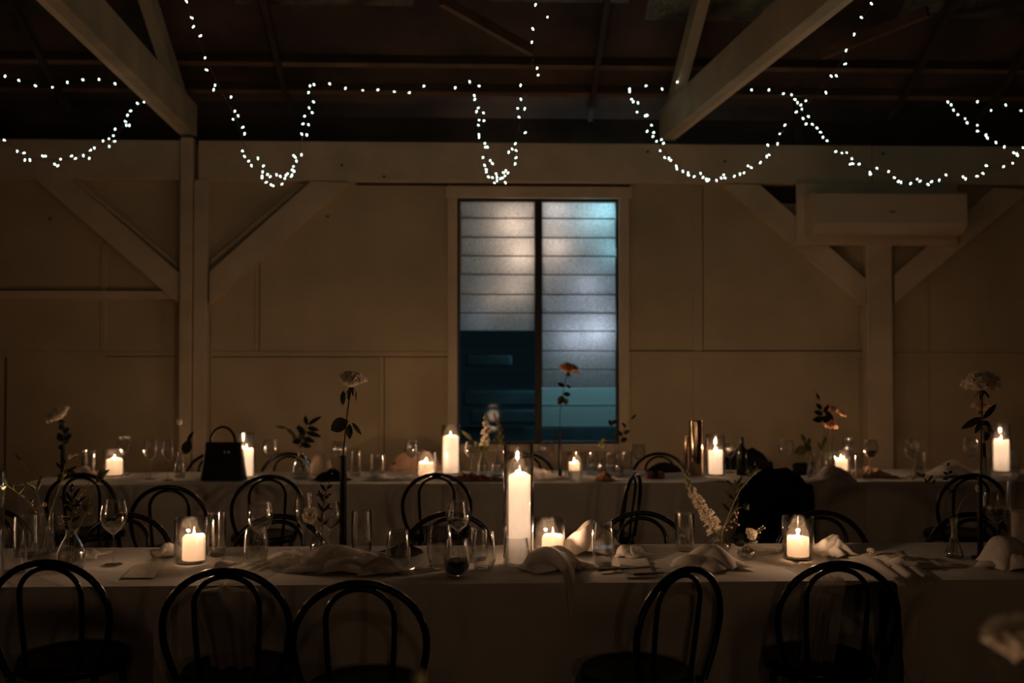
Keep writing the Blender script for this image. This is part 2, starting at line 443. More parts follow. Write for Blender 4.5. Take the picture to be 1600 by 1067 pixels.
# louvre window
win = struct(empty('window_1', (wx0, WALL+.02, wz0)))
def wf(x0, z0, x1, z1, y0=WALL+.0, y1=WALL+.055):
    mb = MB(); mb.bbox((x0, y0, z0), (x1, y1, z1), .003); mb.build('window_frame', M['win_frame'], win, smooth=False)
fx = .026
mx0 = Q(836, 500, WALL).x; mx1 = Q(847, 500, WALL).x
wf(wx0, wz0, wx0+fx, wz1); wf(wx1-fx, wz0, wx1, wz1); wf(wx0+fx, wz1-.03, wx1-fx, wz1); wf(wx0+fx, wz0, wx1-fx, wz0+.025); wf(mx0, wz0+.025, mx1, wz1-.03)
def pyz(py): return Q(840, py, WALL+.03).z
edges = [315, 341, 371, 400, 429, 460, 489, 517, 548, 577, 606, 636, 665, 692]
for side in (0, 1):
    x0, x1 = ((wx0+fx, mx0) if side == 0 else (mx1, wx1-fx))
    for k in range(13):
        zt = pyz(edges[k]) - .005; zb = pyz(edges[k+1]) + .003
        clear = (side == 0 and k >= 7) or (side == 1 and k >= 10)
        mb = MB()
        vs = []
        for (y, z) in ((WALL+.022, zb), (WALL+.028, zb), (WALL+.046, zt), (WALL+.040, zt)):
            vs.append((y, z))
        mb.add([(x0+.003, y, z) for y, z in vs] + [(x1-.003, y, z) for y, z in vs], [(0,1,2,3),(7,6,5,4),(0,4,5,1),(1,5,6,2),(2,6,7,3),(3,7,4,0)])
        bl = mb.build('louvre_blade', M['clear_pane'] if clear else M['frost'], win, smooth=False)
        if clear: bl['label'] = 'clear glass louvre blade'
        if side == 0 and k < 5:
            mb = MB(); mb.box((x0-.001, WALL+.005, zb-.008), (x0+.10, WALL+.016, zb+.008)); mb.build('louvre_clip', M['clip'], win, smooth=False)
mb = MB(); mb.box((wx0+fx+.002, WALL+.004, pyz(430)), (wx0+fx+.016, WALL+.012, pyz(330))); mb.build('louvre_lever', M['clip'], win, smooth=False)

# outside, seen through the louvres
mb = MB(); mb.box((-6, WALL+.3, -.3), (7, 16, -.05)); o = struct(mb.build('ground', M['ext_dark'], smooth=False))
yE = 11.5
za = Q(900, 604, yE).z; zb = Q(900, 667, yE).z
xa = Q(840, 600, yE).x
mb = MB(); mb.bbox((xa, yE, zb), (xa+3.0, yE+.1, za), .01)
for k in (1,): mb.box((xa, yE-.012, (za+zb)/2+.02), (xa+3, yE, (za+zb)/2+.03))
tag(mb.build('outside_board', M['ext_wall'], loc=(xa+1.5, yE, zb), smooth=False), 'pale panelled board outside seen through lower right window louvres', 'fence')
mb = MB(); mb.bbox((-4, yE-.05, -.05), (5, yE+.15, zb-.002), .01)
tag(mb.build('garden_wall', M['ext_dark'], loc=(0, yE, -.05), smooth=False), 'dark teal low wall outside behind the lower window louvres', 'wall')
for i, (px0, py0, px1, py1) in enumerate(((724, 610, 838, 634), (735, 640, 842, 662), (728, 555, 800, 572))):
    a = Q(px0, py1, yE-.2-.1*i); b = Q(px1, py0, yE-.2-.1*i)
    mb = MB(); mb.bbox((a.x, a.y, a.z), (b.x, a.y+.08, b.z), .02)
    o = mb.build('fence_rail', M['ext_dark'], loc=(a.x, a.y, a.z), smooth=False)
    tag(o, ['upper wide dark rail outside the lower left louvres', 'lower dark rail outside the bottom left louvres', 'short high dark rail outside the left louvres'][i], 'fence', 'rails outside the window')

def lamp(loc, power, colr, rad=.05, kind='POINT', name='lamp_light'):
    l = bpy.data.lights.new(name, kind); l.energy = power; l.color = colr
    if kind == 'POINT': l.shadow_soft_size = rad
    o = bpy.data.objects.new(name, l); col.objects.link(o); o.location = loc; return o
WO = WALL + .42
PEACH = (1, .72, .52); CYAN = (.35, .85, 1.0); COOL = (.72, .82, 1.0)
for px, py, dd, pw, cc in ((800, 352, .17, .85, PEACH), (812, 402, .15, .75, PEACH), (805, 455, .14, .25, PEACH), (770, 470, .14, .10, PEACH), (868, 390, .13, .38, (1, .72, .58)), (866, 335, .16, .45, (1, .86, .8)),
                          (915, 345, .17, .42, (.6, .9, 1)), (943, 335, .15, .75, CYAN), (952, 395, .13, .26, CYAN), (930, 520, .16, .75, COOL), (890, 530, .15, .30, COOL), (915, 450, .16, .30, (.75, .8, 1)), (750, 505, .14, .05, COOL)):
    lamp(Q(px, py, WALL + .04 + dd), pw*2.0, cc, .05, name='yard_light')
lamp(Q(770, 600, WALL+1.6), .35, (.2, .7, .9), .15)
for dx in (.3, 1.1): lamp((xa+dx, yE-.55, 1.95), 8.0, (.5, .9, 1.0), .1, name='yard_light')

# air conditioner on its backing board
b0 = Q(1245, 383, WALL-.14); b1 = Q(1496, 287, WALL-.14)
ac = thing('air_conditioner', ((b0.x+b1.x)/2, WALL-.14, b0.z), 'off-white wall air conditioner high on the wall right of the window', 'air conditioner')
mb = MB(); mb.bbox((b0.x, WALL-.14, b0.z), (b1.x, WALL-.121, b1.z), .004); mb.build('backing_board', M['timber'], ac, smooth=False)
f0 = Q(1274, 353, WALL-.42); f1 = Q(1511, 300, WALL-.42)
yf, yb = WALL-.42, WALL-.141
zl = Q(1300, 372, yb).z
def acprof(x, ins=0):
    return [(x, yb, f1.z-ins), (x, yf+.02, f1.z-ins), (x, yf, f1.z-.02-ins), (x, yf-.004, f0.z+.03), (x, yf+.012, f0.z), (x, yf+.09, zl+.012), (x, yb, zl)]
n = 7; A = acprof(f0.x); B = acprof(f1.x)
mb = MB(); mb.add(A + B, [tuple(range(n)), tuple(range(2*n-1, n-1, -1))] + [(i, i+n, (i+1) % n+n, (i+1) % n) for i in range(n)])
acb = mb.build('body', M['ac'], ac, smooth=False)
mb = MB(); mb.box((f0.x+.05, yf+.03, f0.z-.012), (f1.x-.05, yf+.10, f0.z-.004)); mb.build('air_flap', M['ac_dark'], acb, smooth=False)
p = Q(1395, 331, yf-.006); mb = MB(); mb.box((p.x-.025, yf-.008, p.z-.006), (p.x+.025, yf-.004, p.z+.006)); mb.build('badge', M['ac_dark'], acb, smooth=False)

# ------------------------------------------------------------------ tables
TF = P(800, 910.5, TZ).y; TD = .76; TB = TF + TD
FF = P(800, 754.5, TZ).y; FB = FF + TD
print('table fronts', TF, FF)

hooks = []   # chair seats that push the front drape : (x, yfront)
def make_table(x0, x1, y0, y1, label, group):
    t = thing('trestle_table', ((x0+x1)/2, (y0+y1)/2, 0), label, 'table', group)
    mb = MB(); mb.bbox((x0+.008, y0+.012, TZ-.034), (x1-.008, y1-.012, TZ-.005), .006); mb.build('tabletop', M['dark_timber'], t, smooth=False)
    for sx in (x0+.12, x1-.12):
        for sy in (y0+.34, y1-.12):
            mb = MB(); mb.tube([(sx, sy, 0), (sx, sy, TZ-.034)], .014, 8); mb.build('leg', M['black_metal'], t)
    return t
def cloth(x0, x1, y0, y1, drop_f, drop_b, label, fa=None, fb=None, seed=0, pushes=(), ends=(0, 0), group=None, bpush=()):
    """linen laid on a table: top grid, front drape between fa(t)..fb(t), short rear drop and optional end drops"""
    rnd = random.Random(seed); ph = [rnd.uniform(0, 6) for _ in range(8)]
    mb = MB()
    def wr(x, y): return .0022*math.sin(9*x+3*math.sin(4*y+ph[0])+ph[1])*math.sin(5*y+ph[2]) + .0012*math.sin(23*x+ph[3]+9*y)
    def top(u, v):
        x = x0 + (x1-x0)*u; y = y0 + (y1-y0)*v
        return Vector((x, y, TZ - .002 + wr(x, y)*math.sin(PI*v)))
    mb.grid(top, int((x1-x0)*26), 20)
    fa = fa or (lambda t: x0); fb = fb or (lambda t: x1)
    def push(x, z):
        q = 0
        for (cx, yf_) in pushes:
            w = max(0, 1 - (abs(x-cx)/.34)**2.2)
            q = max(q, (yf_ + .03 - y0)*w)
        s_ = min(1, max(0, (TZ-.04-z)/.26)); s_ = s_*s_*(3-2*s_)
        return q*s_
    def drape(u, v):
        t = v*drop_f; x = fa(v) + (fb(v)-fa(v))*u
        r_ = .012; z = TZ - .002 - max(0, t - r_*.4)
        amp = .016*min(1, v*2.2)
        yy = y0 - min(1, t/.02)*.008 - amp*(.5+.5*math.sin(11*x + 2.2*math.sin(2.1*x+ph[4]) + ph[5])) - .006*min(1, v*2)*math.sin(31*x+ph[6]+v*3)
        return Vector((x, yy + push(x, z), max(z, .012)))
    mb.grid(drape, int((x1-x0)*34), 26)
    def back(u, v):
        x = x0 + (x1-x0)*u
        q = 0
        for (cx, yb_) in bpush: q = max(q, (y1 - yb_ + .03)*max(0, 1 - (abs(x-cx)/.34)**2.2))
        t = min(1, max(0, (drop_b*v-.04)/.24)); t = t*t*(3-2*t)
        return Vector((x, y1 + .008 + .008*v*math.sin(14*x+ph[7]) - q*t, TZ - .002 - drop_b*v))
    mb.grid(back, int((x1-x0)*22), 16)
    if ends[0]:
        mb.grid(lambda u, v: Vector((x0 - .006 - .012*v*(1+math.sin(12*u)), y0 + (y1-y0)*u, TZ-.002-ends[0]*v)), 16, 8)
    if ends[1]:
        mb.grid(lambda u, v: Vector((x1 + .006 + .012*v*(1+math.sin(12*u)), y0 + (y1-y0)*u, TZ-.002-ends[1]*v)), 16, 8)
    o = mb.build('tablecloth', M['cloth'], loc=((x0+x1)/2, (y0+y1)/2, TZ), ang=60)
    return tag(o, label, 'tablecloth', group)

# ------------------------------------------------------------------ chairs
def hoop(w, z0, z1, foot, n=40, tilt=.050, yb=-.185, zt=None):
    """bentwood loop : widest two thirds up, narrowing to the seat"""
    pts = []
    H = z1 - z0; zc = z1 - w/2*.92
    for i in range(n//4+1):
        t = i/(n//4); z = z0 + (zc-z0)*t; x = foot + (w/2-foot)*math.sin(PI/2*t)**1.0
        pts.append((-x, z))
    for i in range(1, n//2):
        a = PI - PI*i/(n//2); pts.append((w/2*math.cos(a), zc + (z1-zc)*math.sin(a)))
    for i in range(n//4+1):
        t = 1 - i/(n//4); z = z0 + (zc-z0)*t; x = foot + (w/2-foot)*math.sin(PI/2*t)**1.0
        pts.append((x, z))
    return [Vector((x, yb - tilt*((z-z0)/H)**1.3, z)) for x, z in pts]
CH = {}
def chair_meshes():
    def mk(key, mb):
        me = bpy.data.meshes.new(key); me.from_pydata([tuple(p) for p in mb.v], [], mb.f); me.update()
        for p in me.polygons: p.use_smooth = True
        me.set_sharp_from_angle(angle=R(45)); me.materials.append(M['black_wood']); CH[key] = me
    mb = MB(); mb.tube(hoop(.432, .44, .857, .155), .0125, 10); mk('back_hoop', mb)
    mb = MB(); mb.tube(hoop(.222, .45, .835, .095, tilt=.046, yb=-.172), .0095, 10); mk('inner_hoop', mb)
    mb = MB(); mb.lathe([(0, .462), (.12, .458), (.175, .462), (.19, .468), (.197, .466)], n=32); mb.lathe([(.197, .466), (.196, .456), (0, .452)], n=32); mk('seat', mb)
    mb = MB(); mb.lathe([(.186, .452), (.203, .452), (.207, .440), (.203, .424), (.186, .422), (.184, .44), (.186, .452)], n=36); mk('seat_ring', mb)
    mb = MB(); mb.tube([(.135*math.cos(a), .135*math.sin(a), .22) for a in [2*PI*i/28 for i in range(28)]], .009, 8, closed=True); mk('leg_ring', mb)
    for k, (sx, sy) in enumerate(((-1, 1), (1, 1), (-1, -1), (1, -1))):
        mb = MB()
        top = Vector((sx*.12, sy*.13, .43)) if sy > 0 else Vector((sx*.150, -.165, .45))
        bot = Vector((sx*.19, sy*.20, 0.0)) if sy > 0 else Vector((sx*.185, -.245, 0.0))
        pts = [top.lerp(bot, t) + Vector((sx*-.012*math.sin(PI*t), 0, 0)) for t in [i/8 for i in range(9)]]
        mb.tube(pts, [.0150 - .004*t/8 for t in range(9)], 10); mk('leg%d' % k, mb)
chair_meshes()
def chair(px, py, face, label, group):
    """px,py : pixel of the top of the back hoop; face : heading of a sitter in degrees (90 = away from the camera)"""
    top = P(px, py, .87); a = R(face - 90)
    off = Matrix.Rotation(a, 3, 'Z') @ Vector((0, -.235, 0))
    loc = Vector((top.x - off.x, top.y - off.y, 0))
    t = thing('bentwood_chair', loc, label, 'chair', group); t.rotation_euler = (0, 0, a)
    for key in ('back_hoop', 'inner_hoop', 'seat', 'seat_ring', 'leg_ring', 'leg0', 'leg1', 'leg2', 'leg3'):
        o = bpy.data.objects.new('leg' if key[:3] == 'leg' and key != 'leg_ring' else key, CH[key]); col.objects.link(o); o.parent = t
    return loc, a

GF = 'chairs along the camera side of the front table'
fronts = [chair(72, 873, 88, 'black bentwood chair at the bottom left corner, cut by the frame', GF),
          chair(351, 886, 91, 'black bentwood chair in front of the leftmost short candle glass', GF),
          chair(561, 905, 90, 'black bentwood chair in front of the heap of napkins, nearest the camera', GF),
          chair(1072, 884, 128, 'black bentwood chair turned aside in front of the snapdragon', GF),
          chair(1313, 875, 90, 'black bentwood chair at the lower right by the hanging gauze', GF)]
GM = 'chairs on the far side of the front table'
rows2 = []
for px, py, fc, lb in ((-15, 792, 270, 'black bentwood chair cut by the left edge behind the front table'),
                       (199, 800, 268, 'black bentwood chair behind the wine glass at the left of the front table'),
                       (437, 802, 272, 'black bentwood chair behind the carnation vase on the front table'),
                       (703, 798, 270, 'black bentwood chair behind the wine glass left of the tall candle'),
                       (1003, 797, 262, 'black bentwood chair behind the front table left of the snapdragon'),
                       (1282, 796, 269, 'black bentwood chair behind the front table at the rightmost lit candle'),
                       (1517, 799, 268, 'black bentwood chair behind the front table at its right end')):
    rows2.append(chair(px, py, fc, lb, GM))
GB = 'chairs on the near side of the rear table'
jk = {}
for px, py, fc, lb in ((125, 738, 92, 'black bentwood chair at the left end of the rear table'),
                       (262, 757, 90, 'black bentwood chair pulled out from the rear table below the handbag'),
                       (419, 741, 108, 'black bentwood chair at the rear table right of the handbag'),
                       (682, 738, 90, 'black bentwood chair at the rear table below the two candles left of the window'),
                       (993, 738, 157, 'black bentwood chair turned sideways at the rear table'),
                       (1212, 741, 90, 'black bentwood chair at the rear table, covered by a black jacket'),
                       (1521, 739, 89, 'black bentwood chair at the rear table behind the right-hand rose')):
    jk[px] = chair(px, py, fc, lb, GB)
GC = 'chairs against the wall side of the rear table'
for px, py, fc, lb in ((335, 706, 270, 'black bentwood chair behind the handbag on the wall side'),
                       (452, 706, 275, 'black bentwood chair behind the leafy vase on the wall side'),
                       (822, 706, 270, 'black bentwood chair on the wall side below the window'),
                       (1030, 706, 268, 'black bentwood chair on the wall side left of the tall bronze vase'),
                       (1166, 708, 270, 'black bentwood chair on the wall side, under a dark coat'),
                       (650, 708, 270, 'black bentwood chair on the wall side, under a tan coat')):
    jk[px] = chair(px, py, fc, lb, GC)

def coat(px, wtop, wbot, ztop, zbot, thick, mat, label):
    loc, a = jk[px]; rot = Matrix.Rotation(a, 3, 'Z')
    mb = MB(); n = 28; K = 14
    vs = []; fs = []
    for k in range(K+1):
        t = k/K; z = ztop - (ztop-zbot)*t
        e = math.sqrt(max(0, 1-(1-min(1, t*2.4))**2))
        hw = (wtop + (wbot-wtop)*t)/2*(.30 + .70*e); th = thick/2*(.35+.65*e)
        for i in range(n):
            b = 2*PI*i/n; f = 1 + .05*math.sin(5*b+6*t) + .03*math.sin(11*b)
            x = hw*f*math.copysign(abs(math.cos(b))**.8, math.cos(b)); y = th*f*math.sin(b)
            vs.append(loc + rot @ Vector((x, -.225 - .03*(z-.5)/.4 + y, z + (.012*math.cos(b*2) if k == 0 else 0))))
    for k in range(K):
        for i in range(n): j = (i+1) % n; fs.append((k*n+i, k*n+j, (k+1)*n+j, (k+1)*n+i))
    fs.append(tuple(range(n))); fs.append(tuple(range((K+1)*n-1, K*n-1, -1)))
    mb.add(vs, fs)
    for s_ in (-1, 1):   # sleeves
        pts = [loc + rot @ Vector((s_*(wtop/2-.03 + .03*t), -.225 - .02, ztop-.10 - (ztop-zbot)*.85*t)) for t in [i/6 for i in range(7)]]
        mb.tube(pts, [.055, .062, .058, .055, .052, .05, .045], 10)
    return tag(mb.build('jacket', mat, loc=(loc.x, loc.y, zbot), ang=70), label, 'jacket')
coat(1212, .40, .50, .905, .38, .13, M['black_cloth'], 'black jacket hung over a chair back at the near side of the rear table')
coat(1166, .36, .46, .90, .45, .14, M['black_cloth'], 'dark coat hung on the wall-side chair behind the wine bottle')
coat(650, .40, .50, .885, .45, .14, M['napkin_tan'], 'tan coat hung on the wall-side chair left of the window')

s1 = P(343, 911, TZ).x; s2 = P(1392, 908, TZ).x
xl = s1 - 2.42; xr = s2 + 2.0
GT = 'trestle tables of the front row'; GT2 = 'trestle tables of the rear row'
make_table(xl, s1, TF, TB, 'front row trestle table at the left of the frame', GT)
make_table(s1, s2, TF, TB, 'front row trestle table in the middle under the tall candle', GT)
make_table(s2, xr, TF, TB, 'front row trestle table at the right of the frame', GT)
pushes = [(l[0].x, l[0].y + .21) for l in fronts]; bps = [(l[0].x, l[0].y - .21) for l in rows2]
e1 = Q(314, 950, TF).x; e2 = Q(338, 950, TF).x; e2b = Q(400, 1060, TF).x; e3 = Q(1300, 950, TF).x; e4 = Q(1412, 950, TF).x
GCL = 'white tablecloths of the front row'
cloth(xl, s1+.004, TF, TB, .70, .66, 'white tablecloth on the left part of the front row', fb=lambda v: (s1 if v < .03 else e1), seed=1, pushes=pushes, bpush=bps, group=GCL)
cloth(s1+.004, s2-.004, TF, TB, .70, .66, 'white tablecloth on the middle of the front row under the tall candle', fa=lambda v: (s1 if v < .03 else e2+(e2b-e2)*min(1, v*1.9)), fb=lambda v: (s2 if v < .03 else e3-.05*v), seed=2, pushes=pushes, bpush=bps, group=GCL)
cloth(s2-.004, xr, TF, TB, .70, .66, 'white tablecloth on the right part of the front row', fa=lambda v: (s2 if v < .03 else e4), seed=3, pushes=pushes, bpush=bps, group=GCL)
bx0 = P(36, 756, TZ).x; bx1 = bx0 + 2.44; bx2 = bx1 + 2.44; bx3 = bx2 + 2.44
GCR = 'white tablecloths of the rear row'
for i, (a, b) in enumerate(((bx0, bx1), (bx1, bx2), (bx2, bx3))):
    w = ('left', 'middle', 'right')[i]
    make_table(a, b, FF, FB, 'rear row trestle table at the ' + w + (' below the window' if i == 1 else ' end'), GT2)
    cloth(a, b, FF, FB, .70, .2, 'white tablecloth on the ' + ('left end of the rear row under the handbag', 'middle of the rear row below the window', 'right end of the rear row')[i], seed=5+i, ends=(.5 if i == 0 else 0, .5 if i == 2 else 0), group=GCR,
          pushes=[(jk[k][0].x, jk[k][0].y+.21) for k in (125, 419, 682, 1212, 1521)])

# ------------------------------------------------------------------ glass and candles
WAXL = (1.0, .78, .64); CANDLE = (1.0, .60, .36); PW = 3.9
def base(px, by): return P(px, by, TZ + .001)
def dims(px, by, w, top):
    p = base(px, by); s = mpp(p.y); h = Q(px, top, p.y).z - p.z
    return p, w*s/2, h
def holder(px, by, w, top, label, group, taper=1.0):
    p, r_, h = dims(px, by, w, top)
    n = 40; th = .0032; b = .012
    mb = MB(); rb = r_*taper
    mb.lathe([(0, 0), (rb*.96, 0), (rb, .003), (rb + (r_-rb)*.5, h*.5), (r_, h-.001), (r_-th*.5, h+.0006), (r_-th, h-.001), (rb-th + (r_-rb)*.5, h*.5), (rb-th, b+.003), (rb*.9-th, b), (0, b)], p, n)
    o = mb.build('candle_holder', M['glass'], loc=p, ang=50)
    tag(o, label, 'candle holder', group); return p, r_, h
def candle(px, by, w, top, label, group, power=.8, lift=.013, lit=True, flame=True, dy=0):
    p, r_, h = dims(px, by, w, top); p = p + Vector((0, dy, lift)); h -= lift
    t = thing('pillar_candle', p, label, 'candle', group)
    rnd = random.Random(int(px*7)); a1, a2, a3 = [rnd.uniform(0, 6) for _ in range(3)]
    def jit(k, a, r0, z):
        if k >= 5: z += (.0035*math.sin(2*a+a1) + .0022*math.sin(3*a+a2) + .0012*math.sin(7*a+a3))*(1 if k < 9 else .3)
        return r0*(1+.006*math.sin(3*a+a2)), z
    mb = MB()
    if lit: pr = [(0, 0), (r_*.93, 0), (r_, .004), (r_, h*.5), (r_, h-.014), (r_*.985, h-.006), (r_*.93, h-.001), (r_*.86, h), (r_*.78, h-.004), (r_*.70, h-.007), (r_*.4, h-.0085), (0, h-.009)]
    else: pr = [(0, 0), (r_*.93, 0), (r_, .004), (r_, h*.5), (r_, h-.006), (r_*.96, h-.002), (r_*.6, h), (0, h)]
    mb.lathe(pr, p, 36, jit if lit else None); mb.build('wax', M['wax'], t, ang=60)
    zb_ = p.z + h - (.009 if lit else 0)
    mb = MB(); mb.tube([(p.x, p.y, zb_), (p.x+.0005, p.y, zb_+.006), (p.x+.002, p.y, zb_+.011)], .0009, 6); wk = mb.build('wick', M['wick'], t)
    if lit and flame:
        fz = zb_ + .007; mb = MB()
        mb.lathe([(0, 0), (.0028, .002), (.0046, .007), (.0050, .012), (.0040, .019), (.0022, .027), (.0006, .035), (0, .037)], (p.x, p.y, fz), 14)
        mb.build('flame', M['flame'], wk)
        lamp((p.x, p.y, fz+.019), power*(PW if p.y > 6 else 3.5), CANDLE, .010, name='candle_light')
        # lamps added inside the wax, standing in for scattered light
        for dz, pi in ((.019, .075), (.075, .045), (.12, .045), (.165, .045), (.21, .045), (.255, .04)):
            if h - dz > .02 or dz == .019: lamp((p.x, p.y, p.z + max(h - dz, .012)), pi*(r_/.038)*(.40 if h < .12 else .85), WAXL, .012, name='wax_glow')
    return p

GH = 'clear glass candle cylinders'; GPC = 'white pillar candles'
fl = [  # px, base y, w, top | candle px, w, top, power
 (-22, 868, 50, 737, -22, 34, 782, .8, 'tall clear glass candle cylinder cut by the left edge of the frame', 'tall white candle inside the glass at the left edge'),
 (298, 879, 49, 809, 303, 35, 836, .9, 'short glass candle cylinder on the left of the front table', 'short lit candle at the left of the front table'),
 (810, 883, 47, 692, 812, 34, 740, .9, 'tallest glass candle cylinder, in the middle of the front table', 'tallest white pillar candle, in the middle of the front table'),
 (858, 869, 49, 810, 864, 35, 836, .9, 'short glass candle cylinder just right of the tallest one', 'short lit candle just right of the tallest candle'),
 (1247, 873, 49, 807, 1247, 34, 838, .8, 'short glass candle cylinder on the right of the front table', 'short candle with a clear upright flame right of the snapdragon'),
]
for (px, by, w, tp, cx, cw, ct, pw, l1, l2) in fl:
    holder(px, by, w, tp, l1, GH); candle(cx, by, cw, ct, l2, GPC, pw)
holder(1603, 868, 54, 752, 'glass candle cylinder cut by the right edge of the frame', GH)
candle(1603, 868, 42, 799, 'unlit pale candle in the glass at the right edge', GPC, lit=False)
bl = [
 (178, 744, 33, 702, 179, 24, 717, .6, 'short glass candle cylinder at the left end of the rear table', 'short lit candle at the left end of the rear table'),
 (382, 746, 31, 676, 385, 22, 701, .8, 'tall glass candle cylinder right of the black handbag', 'lit candle right of the black handbag'),
 (666, 745, 29, 706, 666, 25, 722, .9, 'short glass candle cylinder left of the window on the rear table', 'short wide lit candle on the rear table left of the window'),
 (704.5, 741, 30, 664, 704, 25, 681, .9, 'tall glass candle cylinder below the left window edge', 'tall bright candle below the left window edge'),
 (1118, 743, 31, 678, 1118, 22, 704, .9, 'glass candle cylinder beside the tall bronze vase', 'lit candle beside the tall bronze vase'),
 (1316, 741, 29, 703, 1314, 20, 717, .8, 'short glass candle cylinder beside the rose bottles on the rear table', 'short lit candle beside the rose bottles'),
 (1564, 738, 30, 662, 1565, 23, 687, .5, 'tall glass candle cylinder at the right of the rear table', 'lit candle at the right of the rear table'),
]
for (px, by, w, tp, cx, cw, ct, pw, l1, l2) in bl:
    holder(px, by, w, tp, l1, GH); candle(cx, by, cw, ct, l2, GPC, pw)
holder(899, 752, 27, 707, 'small tapering glass with a floating candle below the window', GH, taper=.72)
candle(897, 752, 17, 722, 'little candle raised inside the small tapering glass', GPC, .7, lift=.075)
for (px, w, tp, by, lb) in ((1088, 22, 657, 743, 'tall mirror-bronze cylinder vase on the rear table'), (1073, 8, 681, 741, 'slim bronze tube vase left of the tall bronze one')):
    p, r_, h = dims(px, by, w, tp); mb = MB()
    mb.lathe([(0, 0), (r_*.97, 0), (r_, .004), (r_, h*.4), (r_, h), (r_-.003, h), (r_-.004, .02), (0, .02)], p, 32)
    tag(mb.build('bronze_vase', M['bronze'], loc=p), lb, 'vase')

def wineglass(px, by, w, top, label, group, wine=None, narrow=.8, mat='glass_thin'):
    p, r_, h = dims(px, by, w, top)
    t = thing('wine_glass', p, label, 'wine glass', group)
    hb = h*.52 if h > .15 else h*.5; z0 = h - hb; rf = min(r_*.92, .036)
    bowl = [(.0035, z0-.004), (r_*.30, z0+hb*.05), (r_*.66, z0+hb*.17), (r_*.90, z0+hb*.32), (r_, z0+hb*.48), (r_*.985, z0+hb*.62), (r_*(narrow+.08), z0+hb*.85), (r_*narrow, h)]
    inner = [(a-.0011, b+.0012) for a, b in bowl[::-1]][:-1] + [(0, z0+hb*.03)]
    mb = MB(); mb.lathe(bowl + inner, p, 32); mb.build('bowl', M[mat], t, ang=60)
    mb = MB(); mb.lathe([(.0035, z0-.004), (.0028, z0*.6), (.003, z0*.2), (.006, .006), (rf*.5, .003), (rf, .0015), (rf, 0), (0, 0)], p, 28); mb.build('stem', M['glass'], t, ang=60)
    if wine:
        fr, mt, nm = wine
        zf = z0 + hb*fr; pr = [(0, z0+hb*.06)]
        for (a, b) in bowl[1:]:
            if b+.004 < zf: pr.append((a-.002, b+.002))
        # interpolate at surface
        for (a, b), (c, d) in zip(bowl, bowl[1:]):
            if b <= zf <= d: pr.append((a+(c-a)*(zf-b)/(d-b)-.002, zf)); break
        pr.append((0, zf)); mb = MB(); mb.lathe(pr, p, 28); mb.build(nm, M[mt], t, ang=50)
    return t
def tumbler(px, by, w, top, label, group, fill=None, shape='straight'):
    p, r_, h = dims(px, by, w, top)
    t = thing('tumbler', p, label, 'glass', group)
    if shape == 'straight': out = [(0, 0), (r_*.86, 0), (r_*.93, .003), (r_*.97, h*.35), (r_, h*.7), (r_*.97, h)]
    elif shape == 'barrel': out = [(0, 0), (r_*.70, 0), (r_*.80, .004), (r_*.96, h*.28), (r_, h*.5), (r_*.94, h*.78), (r_*.84, h)]
    else: out = [(0, 0), (r_*.62, 0), (r_*.76, .004), (r_*.97, h*.22), (r_, h*.42), (r_*.9, h*.74), (r_*.80, h)]
    inner = [(max(0, a-.0015), b if b > .02 else .008) for a, b in out[:1:-1]] + [(r_*.6, .0075), (0, .007)]
    mb = MB(); mb.lathe(out + inner, p, 32); mb.build('glass_body', M['glass_thin'], t, ang=50)
    if fill:
        fr, mt, nm = fill; zf = h*fr
        pr = [(0, .0085), (r_*.62, .0085)]
        for (a, b) in out[2:]:
            if .012 < b < zf: pr.append((a-.0022, b))
        for (a, b), (c, d) in zip(out, out[1:]):
            if b <= zf <= d and d > b: pr.append((a+(c-a)*(zf-b)/(d-b)-.0022, zf)); break
        pr.append((0, zf)); mb = MB(); mb.lathe(pr, p, 28); mb.build(nm, M[mt], t, ang=50)
    return t
GW = 'stemmed wine glasses'; GTM = 'stemless glasses and tumblers'
WAT = lambda f: (f, 'water', 'water'); RED = lambda f: (f, 'wine', 'wine')
for a in ((177, 882, 41, 782, 'large wine glass standing alone left of the short candle', None),
          (406, 878, 40, 786, 'wine glass behind the water tumbler right of the short left candle', None),
          (474, 872, 28, 771, 'slender wine glass behind the white carnation', None),
          (517, 868, 32, 784, 'wine glass hard against the black tube vase', None),
          (716, 872, 39, 783, 'wine glass rising behind the half-drunk stemless red wine', None),
          (1558, 862, 44, 769, 'wine glass with dark red wine right of the right-hand rose', RED(.5))):
    wineglass(a[0], a[1], a[2], a[3], a[4], GW, a[5])
for a in ((22, 895, 38, 827, 'tumbler nearest the bottom left corner of the front table', None, 'straight'),
          (40, 868, 34, 806, 'water tumbler behind the leftmost tumbler', WAT(.35), 'straight'),
          (338, 868, 29, 802, 'water tumbler just behind the short left candle glass', WAT(.45), 'straight'),
          (400, 885, 38, 825, 'water glass in front of a wine glass right of the left candle', WAT(.5), 'barrel'),
          (565, 869, 32, 798, 'tumbler right of the black tube vase with a little water', WAT(.36), 'straight'),
          (622, 889, 39, 828, 'stemless glass in front of the dark folded napkin', None, 'tulip'),
          (687, 887, 40, 819, 'stemless glass left of the red wine', WAT(.5), 'barrel'),
          (756, 889, 38, 829, 'empty stemless glass right of the red wine', None, 'tulip'),
          (713, 899, 41, 841, 'stemless glass with dark red wine in the bottom', RED(.42), 'tulip'),
          (807, 886, 42, 839, 'empty stemless glass in front of the tallest candle', None, 'tulip'),
          (942, 883, 36, 816, 'water tumbler right of the crumpled napkins and candle', WAT(.42), 'barrel'),
          (1070, 860, 31, 802, 'water tumbler left of the snapdragon vase', WAT(.40), 'straight'),
          (748, 874, 30, 826, 'small tumbler behind the empty stemless glass right of the wine', None, 'straight')):
    tumbler(a[0], a[1], a[2], a[3], a[4], GTM, a[5], a[6])
